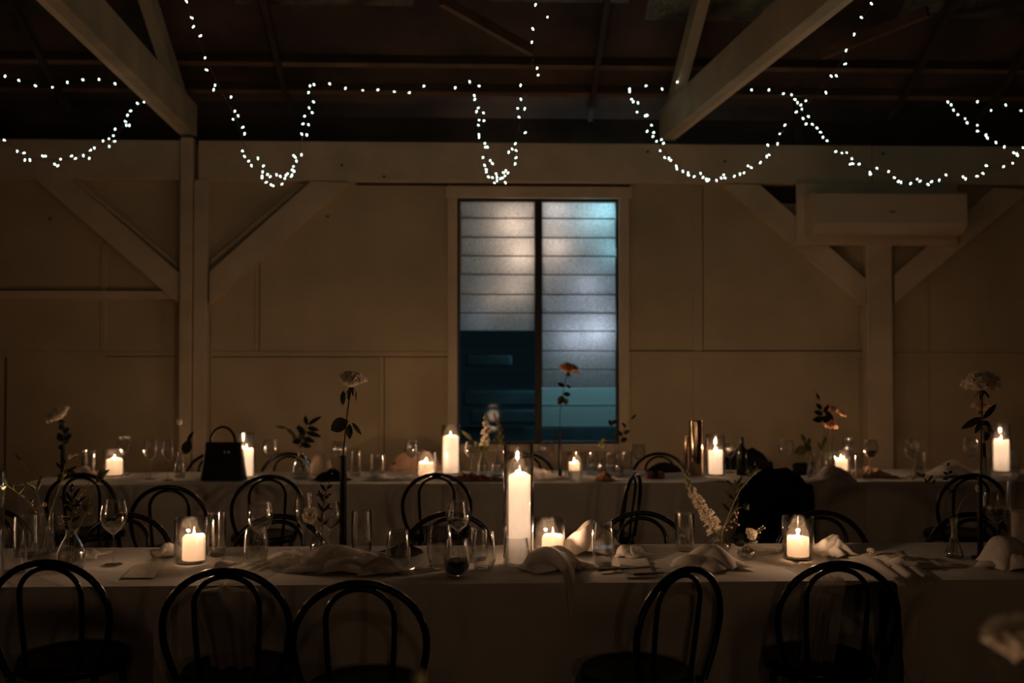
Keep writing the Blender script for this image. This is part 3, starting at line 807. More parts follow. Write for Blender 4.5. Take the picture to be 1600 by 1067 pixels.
for a in ((194, 742, 22, 682, 'wine glass behind the leftmost rear candle'), (235, 748, 22, 686, 'larger of two wine glasses left of the handbag'),
          (262, 750, 19, 687, 'slimmer of two wine glasses left of the handbag'), (423, 743, 27, 687, 'wine glass right of the candle by the handbag'),
          (531, 742, 27, 690, 'wine glass behind the front rose stem on the rear table'), (643, 740, 22, 689, 'wine glass left of the short wide rear candle'),
          (737, 742, 22, 690, 'wine glass between the tall rear candle and the pale snapdragons'), (854, 742, 24, 690, 'wine glass left of the dried rose below the window'),
          (998, 742, 22, 694, 'wine glass above the sideways chair'), (1229, 745, 24, 687, 'wine glass standing right of the black jacket'),
          (1325, 738, 19, 683, 'wine glass behind the candle by the rose bottles'), (1424, 745, 23, 686, 'wine glass left of the berry sprigs on the rear table'),
          (1516, 745, 24, 683, 'wine glass left of the right rose on the rear table'), (1141, 738, 18, 692, 'wine glass between the rear candle and wine bottle')):
    wineglass(a[0], a[1], a[2], a[3], a[4], GW)
wineglass(1361, 745, 23, 687, 'wine glass of dark red wine right of the rose bottles', GW, RED(.45))
for a in ((140, 743, 24, 704, 'tumbler left of the leftmost rear candle'), (589, 745, 25, 710, 'tumbler behind the rear napkin left of the window'),
          (556, 743, 17, 704, 'slim tumbler right of the front rose stem on the rear table'), (924, 742, 20, 705, 'tumbler right of the floating candle'),
          (953, 742, 17, 706, 'slim tumbler second right of the floating candle'), (978, 744, 20, 706, 'tumbler left of the sideways chair'),
          (1343, 746, 13, 708, 'slim tumbler with a candle gleam beside the rose bottles'), (1587, 746, 15, 703, 'slim tumbler right of the right rear candle'),
          (1436, 745, 18, 706, 'tumbler beside the wine glass above the berry sprigs'), (1543, 748, 12, 714, 'small tumbler near the right-hand rear candle')):
    tumbler(a[0], a[1], a[2], a[3], a[4], GTM, WAT(.4))

# ------------------------------------------------------------------ vases
def vase(px, by, w, top, label, kind, group='small glass bud vases', water=.5):
    p, r_, h = dims(px, by, w, top); t = thing('bud_vase', p, label, 'vase', group)
    if kind == 'cylinder': out = [(0, 0), (r_*.95, 0), (r_, .004), (r_, h*.5), (r_, h)]
    elif kind == 'bottle': out = [(0, 0), (r_*.9, 0), (r_, .006), (r_, h*.25), (r_*.97, h*.45), (r_*.72, h*.65), (r_*.42, h*.82), (r_*.38, h*.93), (r_*.46, h)]
    elif kind == 'flask': out = [(0, 0), (r_*.92, 0), (r_, .005), (r_*.9, h*.15), (r_*.5, h*.40), (r_*.34, h*.55), (r_*.36, h*.78), (r_*.52, h)]
    else: out = [(0, 0), (r_*.5, 0), (r_*.8, h*.08), (r_, h*.32), (r_*.92, h*.52), (r_*.55, h*.66), (r_*.36, h*.74), (r_*.34, h*.88), (r_*.44, h)]
    inner = [(max(.001, a-.0018), b if b > .02 else .008) for a, b in out[:1:-1]] + [(0, .007)]
    mb = MB(); mb.lathe(out+inner, p, 28); mb.build('glass_body', M['glass_thin'], t, ang=55)
    zf = h*water; pr = [(0, .0085), (r_*.5, .0085)]
    for (a, b) in out[2:]:
        if .012 < b < zf: pr.append((a-.0024, b))
    for (a, b), (c, d) in zip(out, out[1:]):
        if b <= zf <= d and d > b: pr.append((a+(c-a)*(zf-b)/(d-b)-.0024, zf)); break
    pr.append((0, zf)); mb = MB(); mb.lathe(pr, p, 24); mb.build('water', M['water'], t, ang=50)
    return p
v1 = vase(70, 868, 28, 803, 'straight clear vase of leafy stems at the front left', 'cylinder')
v2 = vase(111, 890, 42, 826, 'round-shouldered glass bottle vase at the front left', 'bottle')
v3 = vase(499, 872, 29, 824, 'small textured bottle vase under the white carnation', 'bottle')
v4 = vase(1124, 866, 38, 829, 'round glass bud vase holding the snapdragon', 'round')
v5 = vase(1166, 873, 29, 848, 'tiny round bud vase right of the snapdragon vase', 'round')
v6 = vase(1491, 871, 29, 809, 'clear flask vase standing alone at the front right', 'flask')
v7 = vase(281, 746, 17, 706, 'bud vase left of the handbag', 'bottle')
v8 = vase(471, 748, 28, 704, 'bud vase with leafy sprays on the rear table', 'bottle')
v9 = vase(754, 743, 16, 706, 'left bud vase under the pale snapdragons', 'bottle')
v10 = vase(776, 743, 18, 704, 'right bud vase under the pale snapdragons', 'bottle')
v11 = vase(940, 745, 14, 708, 'bud vase with a yellow spike right of the floating candle', 'bottle')
v12 = vase(966, 745, 15, 708, 'bud vase with thin dark sprigs right of the window', 'bottle')
v13 = vase(1269, 746, 17, 707, 'left bottle of the three rose bottles', 'bottle')
v14 = vase(1284, 744, 15, 700, 'middle bottle of the three rose bottles', 'bottle')
v15 = vase(1298, 742, 16, 690, 'right and tallest bottle of the three rose bottles', 'bottle')
def tubevase(px, by, top, w, label, foot=26):
    p = base(px, by); s = mpp(p.y); r_ = w*s/2; h = Q(px, top, p.y).z - p.z; rf = foot*s/2
    t = thing('tube_vase', p, label, 'vase', 'black tube vases')
    mb = MB(); mb.lathe([(0, 0), (rf, 0), (rf, .004), (r_*1.2, .008), (0, .008)], p, 24); mb.build('foot', M['black_metal'], t)
    mb = MB(); mb.lathe([(r_*1.15, .007), (r_, .03), (r_*.92, h*.6), (r_*.8, h), (r_*.55, h), (r_*.5, h-.02)], p, 16); mb.build('tube', M['black_metal'], t)
    return p, h
t1, h1 = tubevase(536, 868, 712, 12, 'tall black tube vase behind the heap of napkins')
t2, h2 = tubevase(1532, 871, 745, 9, 'tall black tube vase at the right of the front table', 27)
t3, h3 = tubevase(98, 743, 694, 7, 'black tube vase at the left end of the rear table', 16)
t4, h4 = tubevase(875, 748, 671, 6, 'black tube vase standing before the window', 15)
t5, h5 = tubevase(1538, 744, 692, 7, 'black tube vase behind the right-hand rose', 16)

# ------------------------------------------------------------------ flowers
def path(pts, y, n=24, ywob=0.0):
    """pixel polyline -> smooth world path on about distance y"""
    W = [Q(px, py, y + ywob*math.sin(i*1.7)) for i, (px, py) in enumerate(pts)]
    if len(W) == 2: return [W[0].lerp(W[1], i/n) for i in range(n+1)]
    out = []; m = len(W)-1
    for i in range(n+1):
        t = i/n*m; k = min(int(t), m-1); f = t-k
        p0 = W[max(k-1, 0)]; p1 = W[k]; p2 = W[k+1]; p3 = W[min(k+2, m)]
        out.append(.5*((2*p1) + (p2-p0)*f + (2*p0-5*p1+4*p2-p3)*f*f + (3*p1-p0-3*p2+p3)*f**3))
    return out
def bloom(mb, c, r_, tilt=(0, 0, 1), layers=4, seed=0, flat=.5):
    rnd = random.Random(seed); ax = Vector(tilt).normalized(); u = ax.orthogonal().normalized(); w = ax.cross(u)
    random.seed(seed+11)
    for L in range(layers):
        n = 5 + (layers-L > 2)*2; f = 1 - L/layers
        for i in range(n):
            a = 2*PI*(i + .5*(L % 2) + rnd.uniform(-.15, .15))/n
            el = .10 + flat*.5 + (1-f)*1.25 + rnd.uniform(-.15, .15)
            o = u*math.cos(a) + w*math.sin(a)
            d = o*math.cos(el) + ax*math.sin(el)
            mb.petal(c + o*r_*.06 - ax*r_*.1, d, ax*math.cos(el) - o*math.sin(el), r_*(.95+.12*f)*rnd.uniform(.9, 1.1), r_*(.66+.38*f), cup=.36, ruf=.17)
def leafpx(mb, root, tip, y, W, curl=.1, depth=0.0, ruf=.04, nrm=(0, -1, .25)):
    a = Q(root[0], root[1], y); b = Q(tip[0], tip[1], y+depth); d = b-a
    mb.leaf(a, d, nrm, d.length, W, curl=curl, ruf=ruf)
def rose(name, stem, y, r_, label, petal, leaves, tilt=(0, 0, 1), srad=.0026, group=None, layers=4, seed=1, flat=.4, cat='flower'):
    pts = path(stem, y); t = thing(name, pts[0], label, cat, group)
    mb = MB(); mb.tube(pts, srad, 7); mb.build('stem', M['leaf'], t)
    mb = MB(); c = pts[-1]; bloom(mb, c + Vector(tilt).normalized()*r_*.15, r_, tilt, layers, seed, flat); blm = mb.build('bloom', petal, t, ang=80)
    mb = MB()
    for i in range(5):
        a = 2*PI*i/5; mb.leaf(c, (math.cos(a)*.6, math.sin(a)*.6, -.75 if i % 2 else -.35), (math.cos(a), math.sin(a), 1), r_*.6, r_*.18, curl=.3)
    mb.ball(c - Vector((0, 0, r_*.05)), r_*.17, 8, 6); mb.build('calyx', M['leaf'], blm, ang=80)
    for (ra, tp, w) in leaves:
        mb = MB(); leafpx(mb, ra, tp, y, w, depth=.015); mb.build('leaf', M['leaf'], t, ang=80)
    return t
s_ = mpp(t1.y)
rose('rose', [(536, 712), (538, 695), (541, 660), (545, 628), (549, 606)], t1.y, .066, 'open cream rose on a tall dark stem, left of the window', M['petal_white'],
     [((544, 657), (516, 672), .062), ((546, 662), (546, 687), .030), ((550, 660), (565, 680), .018), ((537, 610), (535, 634), .024), ((546, 610), (543, 626), .010), ((556, 611), (556, 628), .006)],
     tilt=(.05, -.25, 1), group='tall single roses', seed=3, flat=.35, srad=.0030)
rose('rose', [(1532, 745), (1533, 700), (1534, 650), (1535, 610)], t2.y, .076, 'open cream rose on a tall dark stem at the right', M['petal_white'],
     [((1534, 652), (1502, 670), .030), ((1534, 656), (1524, 678), .026), ((1535, 655), (1559, 630), .024), ((1535, 658), (1550, 666), .022)],
     tilt=(-.25, -.35, 1), group='tall single roses', seed=8, flat=.3, srad=.0030)
rose('rose', [(98, 694), (99, 680), (97, 668), (96, 655)], t3.y, .085, 'cream rose with one upright petal at the left end of the rear table', M['petal_white'],
     [((98, 690), (90, 676), .05), ((98, 686), (112, 678), .06), ((98, 676), (108, 668), .05), ((98, 672), (94, 662), .04), ((97, 690), (108, 688), .05), ((97, 696), (91, 702), .03)],
     tilt=(-.45, -.3, .8), group='tall single roses', seed=12, flat=.2)
rose('rose', [(875, 671), (875, 645), (879, 620), (882, 600), (888, 582)], t4.y, .066, 'small flat peach rose standing against the window', M['petal_peach'],
     [((880, 618), (872, 632), .05), ((880, 616), (892, 616), .035), ((881, 622), (887, 632), .04), ((882, 604), (871, 598), .03), ((884, 602), (893, 606), .02)],
     tilt=(.25, -.15, 1), group='tall single roses', seed=15, flat=-.1, layers=3)
rose('rose', [(1538, 692), (1537, 672), (1534, 650), (1531, 640)], t5.y, .062, 'blush rose glowing behind the right-hand rose', M['petal_pink'],
     [((1538, 690), (1545, 668), .05), ((1536, 660), (1548, 676), .05)], tilt=(0, -.3, 1), group='tall single roses', seed=17, flat=.05, layers=3)
# dried bud beside the peach rose
def sprig(name, stem, y, label, smat='green', srad=.0015, leaves=(), lmat='leaf', blobs=(), bmat='bud', blooms=(), pmat='petal_white', group=None, ywob=.004, cat='flower', lname='leaf', taper=True):
    pts = path(stem, y, ywob=ywob); t = thing(name, pts[0], label, cat, group)
    mb = MB(); mb.tube(pts, [srad*(1-.5*i/len(pts)) for i in range(len(pts))], 6); mb.build('stem', M[smat], t)
    for (ra, tp, w) in leaves:
        mb = MB(); leafpx(mb, ra, tp, y, w, depth=random.uniform(-.02, .02)); mb.build(lname, M[lmat], t, ang=80)
    for (px, py, r_) in blobs:
        mb = MB(); c = Q(px, py, y+random.uniform(-.012, .012)); mb.ball(c, r_, 8, 6, (1, 1, 1.15), .12)
        q = min(pts, key=lambda a: (a-c).length); mb.tube([q, c], .0007, 5); mb.build('bud', M[bmat], t, ang=80)
    for (px, py, r_, tl) in blooms:
        mb = MB(); c = Q(px, py, y); bloom(mb, c, r_, tl, 3, int(px), .3)
        q = min(pts, key=lambda a: (a-c).length)
        if (q-c).length > .004: mb.tube([q, c], .001, 5)
        mb.build('bloom', M[pmat], t, ang=80)
    return t
def spike(name, stem, y, label, t0, size, pmat, smat='green', seed=0, n=26, srad=.002, group=None, extra_leaves=(), tipbuds=True, cat='flower'):
    """flower spike : ruffled florets packed along the upper stem"""
    pts = path(stem, y, 40); t = thing(name, pts[0], label, cat, group); rnd = random.Random(seed)
    mb = MB(); mb.tube(pts, srad, 6); mb.build('stem', M[smat], t)
    k0 = int(t0*40)
    fm = MB(); gm = MB()
    for i in range(n):
        f = i/(n-1); k = min(39, int(k0 + (39-k0)*f)); c = pts[k]; d = (pts[k+1]-pts[k]).normalized()
        a = i*2.4; u = d.orthogonal().normalized(); w = d.cross(u); o = u*math.cos(a) + w*math.sin(a)
        sz = size*(1 - .62*f)*rnd.uniform(.85, 1.15)
        if tipbuds and f > .72:
            gm.ball(c + o*sz*.5, sz*.38, 7, 5, (1, 1, 1.3), .1)
        else:
            for j in range(3):
                b = o*.8 + d*(.35-.35*j) + (u if j == 1 else w)*rnd.uniform(-.5, .5)
                fm.petal(c + o*sz*.1, b, d*.8 - o*.3, sz*1.05, sz*1.0, cup=.45, ruf=.16)
            gm.ball(c + o*sz*.12, sz*.22, 6, 4)
    fm.build('florets', M[pmat], t, ang=80); gm.build('green_buds', M['pale_green'], t, ang=80)
    for (ra, tp, w) in extra_leaves:
        mb = MB(); leafpx(mb, ra, tp, y, w); mb.build('leaf', M['leaf'], t, ang=80)
    return t
GS = 'stems in the front left vases'
sprig('leafy_stem', [(68, 862), (62, 815), (50, 775), (30, 755), (8, 718)][0:1] + [(62, 812), (66, 790), (45, 748), (22, 712)][0:0] + [(62, 815), (48, 788), (28, 770), (10, 758)], v1.y, 'low arching sprig with small pale leaves at the far left', 'pale_green', .0014,
      [((30, 771), (38, 759), .012), ((14, 760), (8, 748), .018), ((24, 766), (22, 756), .014), ((48, 786), (52, 778), .012), ((10, 760), (3, 765), .012), ((40, 777), (33, 773), .010)], 'leaf_light', [(70, 788, .009), (52, 789, .004)], group=GS)
sprig('leafy_stem', [(74, 862), (72, 815), (64, 792), (58, 770), (50, 757), (40, 730), (24, 712)], v1.y+.01, 'tallest thin curving sprig at the far left', 'green', .0012,
      [((34, 720), (22, 709), .010), ((58, 768), (44, 757), .022), ((58, 768), (64, 742), .018), ((60, 800), (38, 795), .028), ((52, 764), (34, 752), .012)], 'leaf_light', group=GS)
sprig('flower_stem', [(66, 868), (72, 830), (84, 785), (98, 750), (101, 742)], v1.y-.01, 'thick pale green stem with a bud leaning right at the front left', 'pale_green', .0030,
      [((100, 744), (94, 738), .016), ((101, 742), (107, 738), .012)], 'leaf_light', [(101, 742, .008)], 'pale_green', group=GS)
spike('loosestrife', [(60, 868), (80, 800), (97, 745), (103, 722), (113, 711), (131, 709)], v1.y-.02, 'drooping white loosestrife tip at the front left', .70, .0085, 'petal_white', seed=4, n=26, group=GS, tipbuds=False,
      extra_leaves=[((100, 735), (86, 722), .012), ((103, 733), (122, 742), .014), ((102, 738), (120, 728), .012), ((100, 740), (88, 750), .012), ((104, 726), (95, 712), .010), ((104, 738), (116, 750), .012)])
spike('loosestrife', [(106, 880), (108, 830), (116, 790), (128, 768), (142, 752)], v2.y, 'smaller loosestrife spike leaning right at the front left', .62, .0085, 'petal_pink', seed=6, n=18, group=GS, tipbuds=False)
sprig('snowberry_stem', [(112, 884), (118, 840), (134, 800), (146, 765), (158, 742)], v2.y+.01, 'cream trumpet buds on a stem above the bottle vase', 'green', .0022,
      [((150, 752), (170, 733), .020), ((152, 752), (158, 732), .018), ((150, 754), (163, 744), .014), ((134, 800), (146, 790), .045), ((134, 800), (138, 778), .035)], 'leaf_light', group=GS)
sprig('baby_breath', [(110, 884), (110, 835), (112, 800), (114, 775)], v2.y+.02, 'dark airy spray dotted with tiny white blooms at the front left', 'leaf', .0016,
      [((112, 800), (98, 785), .014), ((112, 796), (126, 786), .014), ((113, 785), (102, 768), .014), ((113, 780), (124, 762), .014), ((112, 810), (96, 812), .014), ((112, 815), (126, 805), .014), ((113, 772), (112, 754), .016), ((112, 790), (92, 775), .012), ((112, 792), (134, 775), .012)], 'leaf',
      [(x, y, .0032) for x, y in ((96, 812), (99, 815), (93, 818), (97, 806), (116, 787), (121, 793), (106, 781), (110, 770), (122, 779), (113, 762), (101, 789), (118, 800), (126, 786), (92, 808))], 'petal_white', group=GS)
GS2 = 'stems in the carnation vase'
sprig('carnation', [(499, 868), (497, 835), (492, 818), (487, 808)], v3.y-.02, 'ruffled white carnation facing the camera', 'green', .0018, blooms=[(486, 806, .036, (-.1, -1, .35)), (485, 805, .022, (-.1, -1, .2))], group=GS2)
sprig('dark_sprig', [(502, 868), (503, 830), (506, 790), (512, 758), (520, 742), (521, 728)], v3.y+.02, 'dark branching sprig behind the white carnation', 'leaf', .0018,
      [((505, 800), (496, 785), .014), ((505, 800), (516, 786), .014), ((506, 785), (497, 765), .014), ((507, 780), (518, 770), .014), ((509, 768), (500, 755), .012), ((511, 764), (520, 756), .012), ((505, 815), (495, 808), .016), ((505, 820), (515, 810), .016), ((508, 775), (492, 772), .012), ((506, 792), (522, 796), .012)], 'leaf',
      [(x, y, .003) for x, y in ((504, 770), (507, 777), (510, 761), (517, 757), (500, 781), (512, 788), (507, 803), (518, 740), (520, 733), (494, 776), (514, 775))], 'pale_green', group=GS2)
GS3 = 'stems in the snapdragon vases'
spike('snapdragon', [(1120, 862), (1118, 835), (1108, 812), (1098, 795), (1086, 775), (1075, 755), (1075, 735)], v4.y-.01, 'white snapdragon spike leaning left on the front table', .20, .034, 'petal_white', seed=21, n=46, srad=.002, group=GS3)
sprig('scabiosa_pod', [(1127, 862), (1128, 832), (1137, 808), (1148, 782), (1156, 766), (1168, 752), (1178, 741)], v4.y, 'tall green scabiosa stem with a round seed head', 'pale_green', .0020,
      [((1177, 741), (1184, 730), .012), ((1176, 742), (1170, 728), .012), ((1178, 741), (1180, 722), .014), ((1176, 744), (1163, 737), .014), ((1156, 766), (1147, 748), .010), ((1157, 764), (1165, 757), .010)], 'leaf_light', [(1177, 734, .020)], 'leaf', group=GS3)
sprig('scabiosa_pod', [(1126, 862), (1128, 834), (1138, 812), (1150, 796), (1162, 792)], v4.y+.01, 'short curved green stem with a round seed head', 'pale_green', .0016,
      [((1163, 792), (1172, 788), .010), ((1163, 793), (1171, 796), .010)], 'leaf_light', [(1166, 791, .013)], 'leaf', group=GS3)
# seed-head rims
for (px, py, r_) in ((1176, 735, .026), (1168, 791, .015)):
    pass
sprig('dark_sprig', [(1124, 862), (1128, 830), (1140, 800), (1148, 775), (1150, 752)], v4.y+.03, 'dark fern-like sprig behind the scabiosa stems', 'leaf', .0015,
      [((1140, 800), (1128, 785), .016), ((1142, 795), (1154, 780), .016), ((1146, 780), (1132, 765), .016), ((1147, 776), (1160, 760), .016), ((1149, 764), (1136, 750), .014), ((1150, 758), (1160, 744), .014)], 'leaf', group=GS3)
sprig('wax_flower', [(1128, 862), (1130, 835), (1140, 818), (1150, 806)], v4.y-.02, 'tiny white wax flowers low behind the bud vases', 'leaf', .0012,
      blobs=[(x, y, .0042) for x, y in ((1142, 815), (1151, 808), (1143, 824), (1154, 820), (1148, 801), (1153, 801), (1131, 823), (1135, 828), (1147, 812))], bmat='petal_pink', group=GS3)
sprig('small_rose', [(1166, 868), (1166, 850), (1168, 842), (1172, 836)], v5.y, 'small cream rose in the tiny round vase', 'leaf', .0016,
      [((1164, 846), (1142, 838), .030), ((1164, 848), (1148, 850), .028), ((1170, 844), (1186, 846), .026), ((1164, 844), (1152, 832), .022), ((1172, 846), (1190, 838), .014)], 'leaf',
      [(1186, 826, .003), (1192, 822, .003), (1195, 825, .003), (1188, 832, .003), (1180, 836, .003)], 'petal_white', blooms=[(1173, 835, .026, (.2, -.9, .5))], group=GS3)
GS4 = 'stems in the flask vase'
sprig('white_daisy', [(1491, 866), (1493, 815), (1502, 785), (1514, 772), (1526, 764)], v6.y, 'small white flower on a thin curved stem beside the right black tube', 'pale_green', .0009, blooms=[(1527, 763, .017, (.3, -1, .3))], group=GS4)
sprig('berry_sprig', [(1490, 866), (1487, 815), (1474, 780), (1458, 758), (1438, 744), (1424, 748)], v6.y+.03, 'pale leafy sprig reaching left from the flask vase', 'leaf', .0010,
      [((1444, 748), (1452, 757), .014), ((1440, 745), (1432, 738), .014), ((1432, 745), (1424, 750), .012), ((1450, 752), (1458, 742), .014), ((1438, 745), (1447, 740), .014), ((1436, 760), (1433, 772), .008), ((1456, 757), (1462, 748), .012)], 'leaf_light', group=GS4)
sprig('berry_sprig', [(1491, 866), (1489, 815), (1486, 780), (1481, 750), (1480, 726)], v6.y+.04, 'upright dark sprig rising above the flask vase', 'leaf', .0010,
      [((1481, 742), (1474, 737), .012), ((1481, 740), (1489, 735), .012), ((1482, 748), (1473, 748), .012), ((1482, 746), (1490, 744), .012), ((1484, 765), (1476, 760), .012), ((1485, 770), (1493, 764), .012), ((1480, 728), (1484, 722), .010)], 'leaf', group=GS4)
sprig('fallen_flower', [(1343, 866), (1350, 867), (1358, 866)], P(1355, 868, TZ).y-.01, 'small white flower lying on the cloth right of the short candle', 'green', .0012, blooms=[(1361, 864, .022, (.1, -.4, .9))], ywob=0)
# rear table flowers
GS5 = 'stems on the rear table'
sprig('round_bud', [(281, 742), (281, 706), (280, 663)], v7.y, 'thin stem with a round white bud left of the handbag', 'leaf', .0012, blobs=[(280.5, 659, .021)], bmat='petal_white', group=GS5)
sprig('leafy_stem', [(283, 742), (286, 710), (290, 698)], v7.y+.02, 'dark leaf and upright pale petal left of the handbag', 'leaf', .002, [((289, 710), (296, 686), .075), ((293, 690), (302, 674), .030)], 'leaf', group=GS5)
sprig('leafy_stem', [(471, 744), (472, 704), (470, 690), (478, 668), (482, 654)], v8.y, 'dark star-leaved spray behind the front rose', 'leaf', .002,
      [((480, 664), (476, 649), .03), ((481, 664), (502, 650), .03), ((480, 668), (498, 672), .035), ((478, 675), (502, 682), .035), ((474, 680), (466, 664), .04), ((474, 685), (492, 690), .04), ((471, 690), (456, 690), .04), ((472, 694), (486, 698), .04), ((476, 672), (462, 668), .03)], 'leaf', group=GS5)
sprig('leafy_stem', [(469, 744), (468, 706), (462, 684), (448, 670), (432, 664)], v8.y+.02, 'arching olive leaf spray over the rear bud vase', 'leaf_light', .002,
      [((448, 669), (430, 666), .02), ((462, 682), (446, 668), .025), ((466, 690), (478, 672), .045), ((466, 694), (456, 676), .03), ((468, 700), (484, 680), .03)], 'leaf_light', group=GS5)
spike('snapdragon', [(752, 740), (756, 706), (758, 690), (760, 665), (757, 646)], v9.y, 'pale snapdragon spike against the window foot', .38, .042, 'petal_white', seed=31, n=22, group=GS5)
spike('snapdragon', [(778, 740), (776, 706), (778, 690), (782, 672), (776, 655)], v10.y, 'green-white snapdragon right of the pale one', .45, .036, 'pale_green', seed=33, n=18, group=GS5)
sprig('grass_seed_head', [(774, 740), (772, 706), (778, 680), (776, 660), (771, 644)], v10.y+.02, 'slim reddish seed head above the snapdragons', 'green', .0015, [((779, 668), (771, 643), .022)], 'bud', group=GS5)
sprig('leafy_stem', [(756, 740), (750, 706), (738, 688), (722, 672)], v9.y+.02, 'pale pointed leaf leaning left over the rear table', 'green', .0016, [((738, 688), (721, 672), .028), ((748, 700), (738, 690), .05), ((750, 704), (764, 694), .06), ((746, 702), (732, 702), .05)], 'leaf_light', group=GS5)
spike('yellow_spike', [(940, 740), (940, 706), (942, 694), (944, 684)], v11.y, 'yellow flower spike in a rear bud vase right of the window', .5, .028, 'pale_green', seed=41, n=14, group=GS5)
sprig('dark_sprig', [(966, 740), (966, 706), (972, 680), (978, 665), (992, 648)], v12.y, 'thin dark sprig right of the window edge', 'leaf', .0013,
      [((970, 690), (980, 684), .035), ((972, 682), (966, 672), .03), ((974, 678), (984, 672), .03), ((978, 668), (972, 660), .02), ((986, 655), (995, 647), .015)], 'leaf', group=GS5)
sprig('dark_sprig', [(965, 740), (962, 706), (957, 680), (956, 655)], v12.y+.02, 'second dark sprig against the window edge', 'leaf', .0013,
      [((957, 665), (951, 656), .03), ((957, 662), (963, 656), .03), ((958, 680), (964, 672), .02)], 'leaf', group=GS5)
sprig('rose', [(1298, 738), (1297, 695), (1298, 680)], v15.y, 'lowest pink rose in the tallest rose bottle', 'green', .002, blooms=[(1297, 667, .052, (.1, -.5, 1))], pmat='petal_pink', group=GS5)
sprig('rose', [(1300, 738), (1299, 695), (1301, 668), (1301, 650)], v15.y+.02, 'upper pink rosebud in the tallest rose bottle', 'leaf', .002, [((1300, 665), (1284, 650), .05), ((1300, 660), (1290, 640), .05)], 'leaf', blooms=[(1301, 643, .046, (0, -.4, 1))], pmat='petal_pink', group=GS5)
sprig('rose', [(1300, 738), (1300, 695), (1308, 670), (1313, 655)], v15.y-.02, 'small pink rosebud leaning right above the rose bottles', 'leaf', .0016, blooms=[(1314, 649, .034, (.5, -.3, 1))], pmat='petal_pink', group=GS5)
sprig('leafy_stem', [(1285, 738), (1286, 702), (1288, 670), (1284, 645), (1279, 620), (1270, 606)], v14.y, 'tall dark sprig above the rose bottles', 'leaf', .0016,
      [((1286, 655), (1270, 656), .05), ((1286, 648), (1272, 642), .04), ((1284, 640), (1275, 630), .035), ((1286, 660), (1298, 648), .05), ((1280, 625), (1276, 614), .02), ((1286, 645), (1296, 632), .03)], 'leaf', group=GS5)
sprig('leafy_stem', [(1284, 738), (1282, 702), (1290, 685), (1296, 670)], v14.y+.03, 'pale flower stalks leaning between the rose bottles', 'leaf_light', .003, [((1284, 700), (1292, 680), .03), ((1284, 704), (1278, 690), .03)], 'leaf_light', group=GS5)
sprig('leafy_stem', [(1270, 740), (1268, 708), (1262, 698), (1256, 690)], v13.y, 'broad dark leaf and pale bud left of the rose bottles', 'leaf', .002, [((1262, 700), (1241, 708), .07), ((1266, 706), (1258, 690), .045), ((1263, 694), (1265, 684), .03), ((1258, 690), (1252, 678), .03)], 'leaf_light', group=GS5)
sprig('yellow_tulip', [(1539, 692), (1538, 682), (1540, 674)], t5.y-.02, 'yellow-green flower at the foot of the blush rose', 'green', .003, blooms=[(1541, 673, .045, (.3, -.6, 1))], pmat='pale_green', group=GS5)

